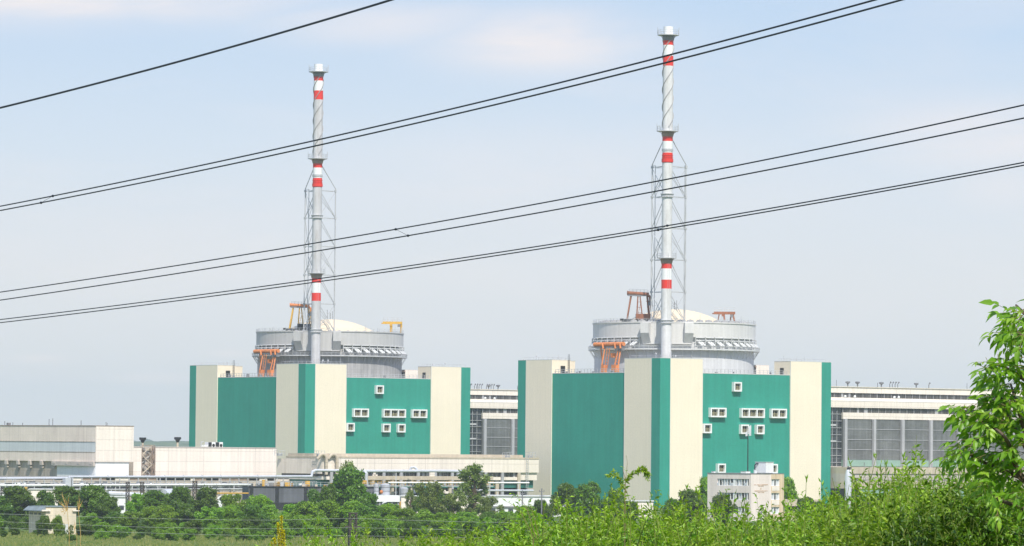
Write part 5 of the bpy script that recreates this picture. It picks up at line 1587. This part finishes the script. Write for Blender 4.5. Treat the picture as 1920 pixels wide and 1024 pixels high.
def bush_meshes(seed, shoots, H, rad, ln, wd, m):
    """rounded bush: short leafy shoots fanning up and out of a few branch forks"""
    rg = np.random.default_rng(seed); mb = MB(); Ps = []; Ds = []; Ns = []; Ls = []; Ws = []
    up = np.array([0, 0, 1.0])
    forks = []
    for i in range(15):
        a = rg.uniform(0, 2 * np.pi); q = rad * .62 * np.sqrt(rg.random()); z = H - .34 - .9 * (q / rad) ** 2 * .3 - rg.uniform(0, .5) * (i % 3)
        f = np.array([q * np.cos(a), q * np.sin(a), z]); forks.append(f)
        mb.tube([(f[0] * .1, f[1] * .1, -.1), (f[0] * .4, f[1] * .4, z * .5), tuple(f)], [.014, .009, .004], 4, cap=False)
    forks = np.array(forks)
    for i in range(shoots):
        f = forks[rg.integers(len(forks))] + rg.normal(size=3) * [.09, .09, .08]
        a = rg.uniform(0, 2 * np.pi); el = rg.uniform(.1, 1.45); L = rg.uniform(.14, .34) * (1.25 if el > 1.1 else 1)
        d0 = np.array([np.cos(a) * np.cos(el), np.sin(a) * np.cos(el), np.sin(el)])
        k = np.linspace(0, 1, 5)[:, None]
        C_ = f + d0 * L * k + np.array([0, 0, .22 * L]) * k ** 2 * (1 - el / 1.6) + rg.normal(size=3) * .03 * k ** 2
        mb.tube([tuple(c) for c in C_], [.0028, .0024, .002, .0016, .001], 3, cap=False)
        nl = int(L / .0125); t = rg.random(nl) ** .8; kk = k[:, 0]
        pos = np.stack([np.interp(t, kk, C_[:, j]) for j in range(3)], 1)
        dv = nz(C_[-1] - C_[0]); o = rg.normal(size=(nl, 3)); o -= (o @ dv)[:, None] * dv; o = nz(o)
        d = nz(dv * rg.uniform(.15, 1.1, nl)[:, None] + o - up * .12)
        nn = nz(up * .8 + dv * .5 + rg.normal(size=(nl, 3)) * .55)
        sz = rg.uniform(.55, 1.2, nl) * np.where(t > .88, .7, 1)
        Ps.append(pos); Ds.append(d); Ns.append(nn); Ls.append(ln * sz); Ws.append(wd * sz)
    me = leaf_batch(np.concatenate(Ps), np.concatenate(Ds), np.concatenate(Ns), np.concatenate(Ls), np.concatenate(Ws), m, 'leaves', droop=.15)
    so = mb.build('stems', M['greentwig'], recalc=False); sm = so.data; ALL.remove(so); bpy.data.objects.remove(so)
    return me, sm
SH = [bush_meshes(s, 330, 2.2, .5, .054, .0205, M['leaf_shrub']) for s in (51, 52, 53, 54, 55)]
SPRIG = [shrub_meshes(s, 7, 2.2, .26, .05, .016, M['leaf_shrub'], .8, .3, .13) for s in (61, 62, 63)]
def put(name, pair, px, py, D, lab, cat, group, sc=1.0, H=2.2, rz=None):
    p = at(px, py, D); g = ground_at(D); k = (p.z - g) / H
    root = empty(name, (p.x, p.y, g), rd.uniform(0, 6.28) if rz is None else rz)
    root.scale = (sc, sc, k); T(root, lab, cat, group)
    for nm, me in (('foliage', pair[0]), ('stem', pair[1])):
        o = bpy.data.objects.new(nm, me); col.objects.link(o); o.parent = root; ALL.append(o)
    return root
def topline(x):
    return np.interp(x, [480, 540, 600, 700, 800, 900, 950, 1000, 1050, 1100, 1150, 1200, 1250, 1300, 1350, 1400, 1440, 1500, 1550, 1600, 1650, 1700, 1760, 1820, 1880, 1950],
                    [1016, 1004, 996, 990, 1000, 990, 975, 962, 954, 952, 948, 946, 948, 950, 958, 962, 960, 948, 936, 918, 904, 893, 886, 884, 892, 900])
seg = [(640, 'below the near lattice post'), (760, 'below the grey tanks'), (900, 'below the sparse tall tree'), (1020, 'below the link building'), (1120, 'below the dark green wall'),
       (1240, 'below the tall front corner'), (1330, 'left of the office block'), (1420, 'below the office windows'), (1500, 'below the office lettering'),
       (1600, 'below the far right tower'), (1720, 'before the grey glazed bays'), (2300, 'under the maple branches')]
def rowsh(word, step, D, off, start, grp, pairs, nm, jx=14, jy=6, sc=1.0):
    cnt = {}; x = start
    while x < (960 if grp.startswith('small') else 1990):
        L = next(l for lim, l in seg if x < lim); cnt[L] = cnt.get(L, 0) + 1; i = cnt[L]
        put(nm, rd.choice(pairs), x + rd.uniform(-jx, jx), topline(x) + off + rd.uniform(-jy, jy), D + rd.uniform(-1.2, 1.2), '%s, %s from the left %s' % (word, ordn[i - 1], L), 'shrub', grp, sc)
        x += step * rd.uniform(.85, 1.15)
rowsh('leafy shrub, back row', 84, 37, 10, 960, 'back row of hillside shrubs', SH, 'willow_shrub', sc=1.0, jy=16)
rowsh('dense leafy shrub, middle row', 86, 33, 18, 900, 'middle row of hillside shrubs', SH, 'willow_shrub', sc=1.0, jy=18)
rowsh('bright leafy shrub, front row', 90, 29.5, 34, 800, 'front row of hillside shrubs', SH, 'willow_shrub', sc=.9, jy=18)
rowsh('low leafy shrub, bottom edge', 95, 26.5, 58, 960, 'lowest row of hillside shrubs', SH, 'willow_shrub', sc=.85)
rowsh('upright leafy sprig', 74, 27.5, -6, 560, 'sprigs standing above the shrubs', SPRIG, 'leafy_sprig', 18, 9, sc=1.0)
rowsh('small bush at the bottom edge', 62, 25.5, 22, 570, 'small bushes at the bottom edge', SH, 'willow_shrub', sc=.6, jy=8)
for px, py, lab in ((425 + 60, 1006, 'thin sprig at the bottom left of the shrubs'), (545, 998, 'thin sprig right of the yellow flower spike'), (628, 966, 'tall sprig left of the near lattice post'), (665, 985, 'sprig before the near lattice post'),
                    (812, 985, 'sprig below the wide loose tree'), (1068, 905, 'tall thin sprig before the dark green wall'), (1103, 918, 'tall sprig left of the arching sapling'), (1342, 905, 'tall sprig before the left end of the office block'),
                    (1435, 926, 'tall dark sprig under the office lettering'), (1455, 940, 'sprig right of the office lettering'), (1653, 846, 'tall sprig before the second glazed bay'), (1625, 875, 'sprig before the first glazed bay'), (1714, 860, 'tall sprig before the third glazed bay'), (1748, 846, 'tall sprig left of the maple branches'), (1568, 888, 'sprig right of the green corner of the near reactor building')):
    put('leafy_sprig', rd.choice(SPRIG), px, py, 26.5, lab, 'shrub', 'sprigs standing above the shrubs', .85)

# shrubs under the maple, leaves coloured darker to paint the hollow's shade
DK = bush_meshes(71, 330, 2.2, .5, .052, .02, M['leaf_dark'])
for px, py, lab in ((1765, 922, 'shrub coloured darker as shade in the hollow under the maple, left one'), (1825, 915, 'shrub coloured darker as shade in the hollow under the maple, middle one'), (1885, 918, 'shrub coloured darker as shade in the hollow under the maple, right one')):
    put('shade_toned_shrub', DK, px, py, 25.4, lab, 'shrub', 'shrubs coloured darker as shade under the maple', .9)

# ------------------------------------------------------------------ arching sapling, yellow spike, dry weeds
def stem_plant(name, px, py, D, paths, lab, cat, ln, wd, m, dens, stem='twig', leaf_from=.3, r=.006, spread=.9):
    """paths: pixel polylines from root to tip; leaves along the outer part"""
    base = at(px, py, D); g = ground_at(D)
    root = empty(name, (base.x, base.y, g)); T(root, lab, cat); o0 = Vector((base.x, base.y, g))
    mb = MB(); rg = np.random.default_rng(int(px)); Ps = []; Ds = []; Ns = []; Ls = []; Ws = []
    for (pts, n, f0) in paths:
        P = [at(x, y, D + dz) - o0 for x, y, dz in pts]
        C_ = spline(P, 6)
        mb.tube(C_, [r * (1 - .75 * i / len(C_)) for i in range(len(C_))], 4, cap=False)
        A_ = np.array([tuple(c) for c in C_]); k = np.linspace(0, 1, len(A_))
        t = f0 + (1 - f0) * rg.random(n); pos = np.stack([np.interp(t, k, A_[:, j]) for j in range(3)], 1)
        dd_ = np.stack([np.interp(t, k, np.gradient(A_[:, j])) for j in range(3)], 1); dd_ = nz(dd_)
        o = nz(rg.normal(size=(n, 3)))
        Ps.append(pos); Ds.append(nz(dd_ * .6 + o * spread)); Ns.append(nz(np.array([0, -.2, 1.0]) + rg.normal(size=(n, 3)) * .4)); s = rg.uniform(.6, 1.2, n); Ls.append(ln * s); Ws.append(wd * s)
    me = leaf_batch(np.concatenate(Ps), np.concatenate(Ds), np.concatenate(Ns), np.concatenate(Ls), np.concatenate(Ws), m, 'foliage', droop=.15)
    o = bpy.data.objects.new('foliage', me); col.objects.link(o); o.parent = root; ALL.append(o)
    mb.tube([(0, 0, -.1), tuple(at(px, py, D) - o0)], r * 1.1, 5)
    mb.build('stem', M[stem], root, recalc=False)
stem_plant('sapling', 1182, 980, 27, [
    ([(1182, 980, 0), (1182, 950, 0), (1176, 925, 0), (1172, 908, 0), (1182, 892, 0), (1195, 884, 0), (1208, 882, 0), (1216, 892, 0)], 190, .45),
    ([(1176, 925, 0), (1166, 910, .05), (1160, 895, .05), (1150, 884, .1)], 90, .2), ([(1160, 895, .05), (1146, 890, 0), (1139, 892, 0)], 30, .2),
    ([(1195, 884, 0), (1205, 876, 0), (1212, 886, .1), (1215, 902, .1)], 36, .1), ([(1172, 908, 0), (1162, 915, 0), (1158, 930, 0)], 26, .2), ([(1160, 980, 0), (1154, 950, 0), (1148, 925, 0), (1146, 905, 0)], 30, .3)],
    'arching sapling with yellow green leaves before the front corner of the near reactor building', 'sapling', .03, .0095, M['leaf_shrub'], 1, r=.003, stem='greentwig')
stem_plant('bare_twig', 1172, 940, 27, [([(1172, 940, 0), (1173, 900, 0), (1176, 870, 0), (1174, 853, 0)], 3, .2), ([(1173, 900, 0), (1169, 885, 0), (1168, 876, 0)], 2, .2)], 'bare upright twig beside the arching sapling', 'twig', .02, .006, M['leaf_maple_young'], 1, r=.003)
stem_plant('arching_stems', 1000, 1010, 26, [([(1000, 1010, 0), (985, 975, 0), (965, 950, 0), (945, 938, 0)], 10, .3), ([(1005, 1010, 0), (990, 960, 0), (975, 935, 0), (958, 925, 0)], 10, .3), ([(1010, 1005, 0), (1000, 965, 0), (992, 940, 0)], 8, .3)], 'thin brown arching stems with few leaves before the low white shed', 'twig', .03, .009, M['leaf_shrub'], 1, r=.003)
stem_plant('flower_spike', 528, 1040, 24, [([(528, 1040, 0), (528, 1005, 0), (528, 968, 0)], 330, .12), ([(524, 1040, 0), (523, 1010, 0), (521, 980, 0)], 260, .1), ([(518, 1040, 0), (516, 1020, 0), (514, 1010, 0)], 150, .1), ([(532, 1040, 0), (533, 1015, 0), (532, 995, 0)], 220, .1), ([(512, 1045, 0), (510, 1030, 0), (509, 1018, 0)], 80, .1)],
    'bright yellow pointed flower spike at the bottom edge, left of the shrubs', 'flower', .012, .009, M['leaf_yellow'], 1, spread=1.6)
def dry_weed(px, ytip, D, lab, sc, star):
    b = at(px + 4, 1040, D); g = ground_at(D); o0 = Vector((b.x, b.y, g)); c = at(px, ytip, D) - o0
    root = empty('dry_weed', o0); T(root, lab, 'dry plant', 'dry weeds at the lower left')
    MB().tube([(0, 0, -.1), tuple(at(px + 4, 1000, D) - o0), c], [.0016, .0013, .001], 5).build('stem', M['dry'], root)
    v = MB(); rr = random.Random(int(px)); k = D / F
    for (dx, dy) in star:
        e = c + Vector((dx * k, rr.uniform(-.03, .03), dy * k)); m_ = c.lerp(e, .5) + Vector((0, 0, 3 * k))
        v.tube([c, m_, e], [.0011, .0017, .0005], 4)
        e2 = e + Vector((rr.uniform(-4, 4) * k, 0, rr.uniform(2, 7) * k)); v.tube([c.lerp(e, .55), e2], [.002, .0006], 3)
    if not star: v.tube([c, c + Vector((.002, 0, .02))], .003, 3)
    v.build('dry_head', M['dry'], root)
dry_weed(126, 958, 21, 'dry star shaped weed head standing before the hut', 1, [(-11, 31), (-12, 13), (-1, 20), (3, 25), (-12, 3), (-7, -9), (2, 6), (-15, 15), (-11, -4)])
dry_weed(147, 958, 22, 'thin forked dry stalk at the right corner of the hut', 1, [(3, 22), (-2, 14), (5, 14), (1, 18)])
dry_weed(140, 1000, 21, 'short bare dry stalk right of the star shaped weed', 1, [(1, 20), (0, 12)])

# ------------------------------------------------------------------ ash-leaved maple at the right edge
def maple():
    D = 18.0
    tb = at(2010, 1100, D); g = ground_at(D); o0 = Vector((tb.x, tb.y, g))
    root = empty('maple_tree', o0); T(root, 'leafy green maple reaching in from the right edge, close to the camera', 'tree')
    A_ = lambda x, y, dz=0: at(x, y, D + dz) - o0
    br = MB(); rg = np.random.default_rng(5)
    tr = [Vector((0, 0, -.1)), A_(2000, 1050), A_(1975, 960), A_(1960, 880), A_(1975, 780), A_(1985, 680), A_(1975, 580), A_(1990, 480)]
    MB().tube(spline(tr, 4), [.045 - .0014 * i for i in range(29)], 8).build('trunk', M['bark'], root, True)
    limbs = [[(1990, 1000), (1925, 905), (1905, 875), (1895, 840), (1880, 815), (1850, 795), (1832, 780)],
             [(1990, 1000), (1925, 905), (1870, 880), (1835, 862), (1815, 850)],
             [(1965, 900), (1930, 850), (1900, 800), (1885, 760), (1870, 735)],
             [(1975, 780), (1940, 730), (1905, 700), (1868, 682)],
             [(1985, 680), (1950, 650), (1915, 630), (1895, 612)],
             [(1980, 620), (1940, 600), (1918, 585), (1905, 572)],
             [(1990, 1000), (1930, 960), (1880, 940), (1845, 925)],
             [(1975, 960), (1940, 870), (1915, 790), (1895, 720)],
             [(2000, 700), (2060, 640), (2120, 600)], [(2000, 850), (2070, 800), (2140, 760)], [(2000, 950), (2080, 930), (2150, 900)], [(1990, 560), (2010, 480), (2040, 420)]]
    for L in limbs:
        P = [A_(x, y, (i - 1) * rg.uniform(-.12, .12)) for i, (x, y) in enumerate(L)]
        C_ = spline(P, 4); br.tube(C_, [.014 * (1 - .8 * i / len(C_)) + .001 for i in range(len(C_))], 5); br.cut()
    # clusters: px, py, radius, number of compound leaves
    CL_ = [(1908, 585, 22, 10), (1918, 610, 22, 12), (1902, 625, 24, 12), (1915, 655, 24, 14), (1868, 690, 24, 12), (1893, 690, 26, 14), (1915, 700, 24, 14), (1852, 684, 10, 4), (1882, 712, 22, 9),
           (1900, 738, 26, 16), (1872, 738, 18, 8), (1860, 765, 32, 18), (1830, 775, 28, 14), (1810, 765, 14, 5), (1890, 780, 34, 24), (1915, 770, 24, 16), (1822, 800, 22, 10), (1850, 805, 26, 14), (1905, 815, 34, 22),
           (1880, 830, 30, 16), (1812, 838, 22, 11), (1790, 850, 14, 5), (1835, 850, 28, 15), (1865, 870, 34, 20), (1905, 870, 34, 20), (1890, 905, 30, 12), (1855, 900, 20, 7), (1880, 935, 20, 6), (1915, 925, 28, 10),
           (1968, 588, 30, 12), (1980, 640, 50, 24), (1985, 740, 55, 30), (1990, 840, 60, 34), (1980, 930, 50, 24), (2060, 650, 70, 30), (2080, 780, 70, 34), (2080, 900, 70, 34), (2050, 480, 40, 14), (2060, 520, 60, 20)]
    sets = {0: ([], [], [], [], []), 1: ([], [], [], [], [])}
    k = D / F; rk = MB()
    for (cx, cy, cr_, n) in CL_:
        for _ in range(int(n * (1.5 if cy < 650 else 1.05 if cy < 725 else 1.05))):
            a = rg.uniform(0, 6.28); q = cr_ * math.sqrt(rg.random())
            young = rg.random() < .26
            S_ = sets[1 if young else 0]
            depth = rg.uniform(-.28, .28)
            c = np.array(A_(cx + q * math.cos(a), cy + q * math.sin(a) * .8, depth))
            # rachis hangs outward
            dirx = np.array([rg.normal() * .6 - .45, rg.normal() * .6, -rg.uniform(-.3, .7)]); dirx /= np.linalg.norm(dirx)
            L = rg.uniform(.05, .085); e = c + dirx * L
            rk.tube([tuple(c - dirx * .03), tuple(c), tuple(e)], [.0013, .0011, .0008], 3, 0, False)
            up = nz(np.array([rg.normal() * .35, rg.normal() * .35 - .25, 1.0])); sd = nz(np.cross(dirx, up))
            for (t, s, sg) in ((.25, .8, 1), (.25, .8, -1), (.75, 1.0, 1), (.75, 1.0, -1), (1.0, 1.25, 0)):
                b = c + dirx * L * t; d = nz(dirx * (.75 if sg else 1) + sd * sg * .75 - np.array([0, 0, rg.uniform(.0, .5)]))
                S_[0].append(b); S_[1].append(d); S_[2].append(nz(up + rg.normal(size=3) * .25)); ln = rg.uniform(.038, .056) * s * (.8 if young else 1)
                S_[3].append(ln); S_[4].append(ln * rg.uniform(.38, .5))
    for i, mn in ((0, 'leaf_maple'), (1, 'leaf_maple_young')):
        S_ = [np.array(x) for x in sets[i]]
        # six-point blades with a fold along the midrib
        P, Dr, N, ln, wd = S_; n = len(P)
        side = nz(np.cross(Dr, N)); N2 = np.cross(side, Dr); ln = ln[:, None]; wd = wd[:, None]
        m1 = P + Dr * ln * .3; m2 = P + Dr * ln * .65 - N2 * ln * .06; tip = P + Dr * ln - N2 * ln * .2
        VV = np.stack([P, m1 + side * wd * .48 + N2 * wd * .14, m2 + side * wd * .36 + N2 * wd * .1, tip, m2 - side * wd * .36 + N2 * wd * .1, m1 - side * wd * .48 + N2 * wd * .14, m1, m2], 1).reshape(-1, 3)
        me = bpy.data.meshes.new('foliage'); F_ = []
        for q in range(n):
            b = q * 8; F_ += [(b, b + 1, b + 6), (b + 1, b + 2, b + 7, b + 6), (b + 2, b + 3, b + 7), (b, b + 6, b + 5), (b + 6, b + 7, b + 4, b + 5), (b + 7, b + 3, b + 4)]
        me.from_pydata(VV.tolist(), [], F_); me.materials.append(M[mn]); me.update()
        o = bpy.data.objects.new('foliage', me); col.objects.link(o); o.parent = root; ALL.append(o)
        if i: o['label'] = 'young yellow green leaves'
    T(rk.build('leaf_stalk', M['twig'], root, recalc=False), kind='stuff')
    br.each('branch', [M['bark'], M['twig']], root)
maple()

# ------------------------------------------------------------------ the air
hz = MB(); hz.box(-5600, -90, -1.5, 5600, 11400, 165)
hm = bpy.data.materials.new('haze_air'); hm.use_nodes = True; hm.node_tree.nodes.clear()
o_ = hm.node_tree.nodes.new('ShaderNodeOutputMaterial'); v_ = hm.node_tree.nodes.new('ShaderNodeVolumePrincipled')
v_.inputs['Color'].default_value = (.86, .93, 1, 1); v_.inputs['Density'].default_value = 0.00008; v_.inputs['Anisotropy'].default_value = .2
hm.node_tree.links.new(v_.outputs[0], o_.inputs['Volume'])
ho = hz.build('haze', hm); T(ho, 'thin pale summer haze lying over the whole plain', 'haze', kind='stuff')
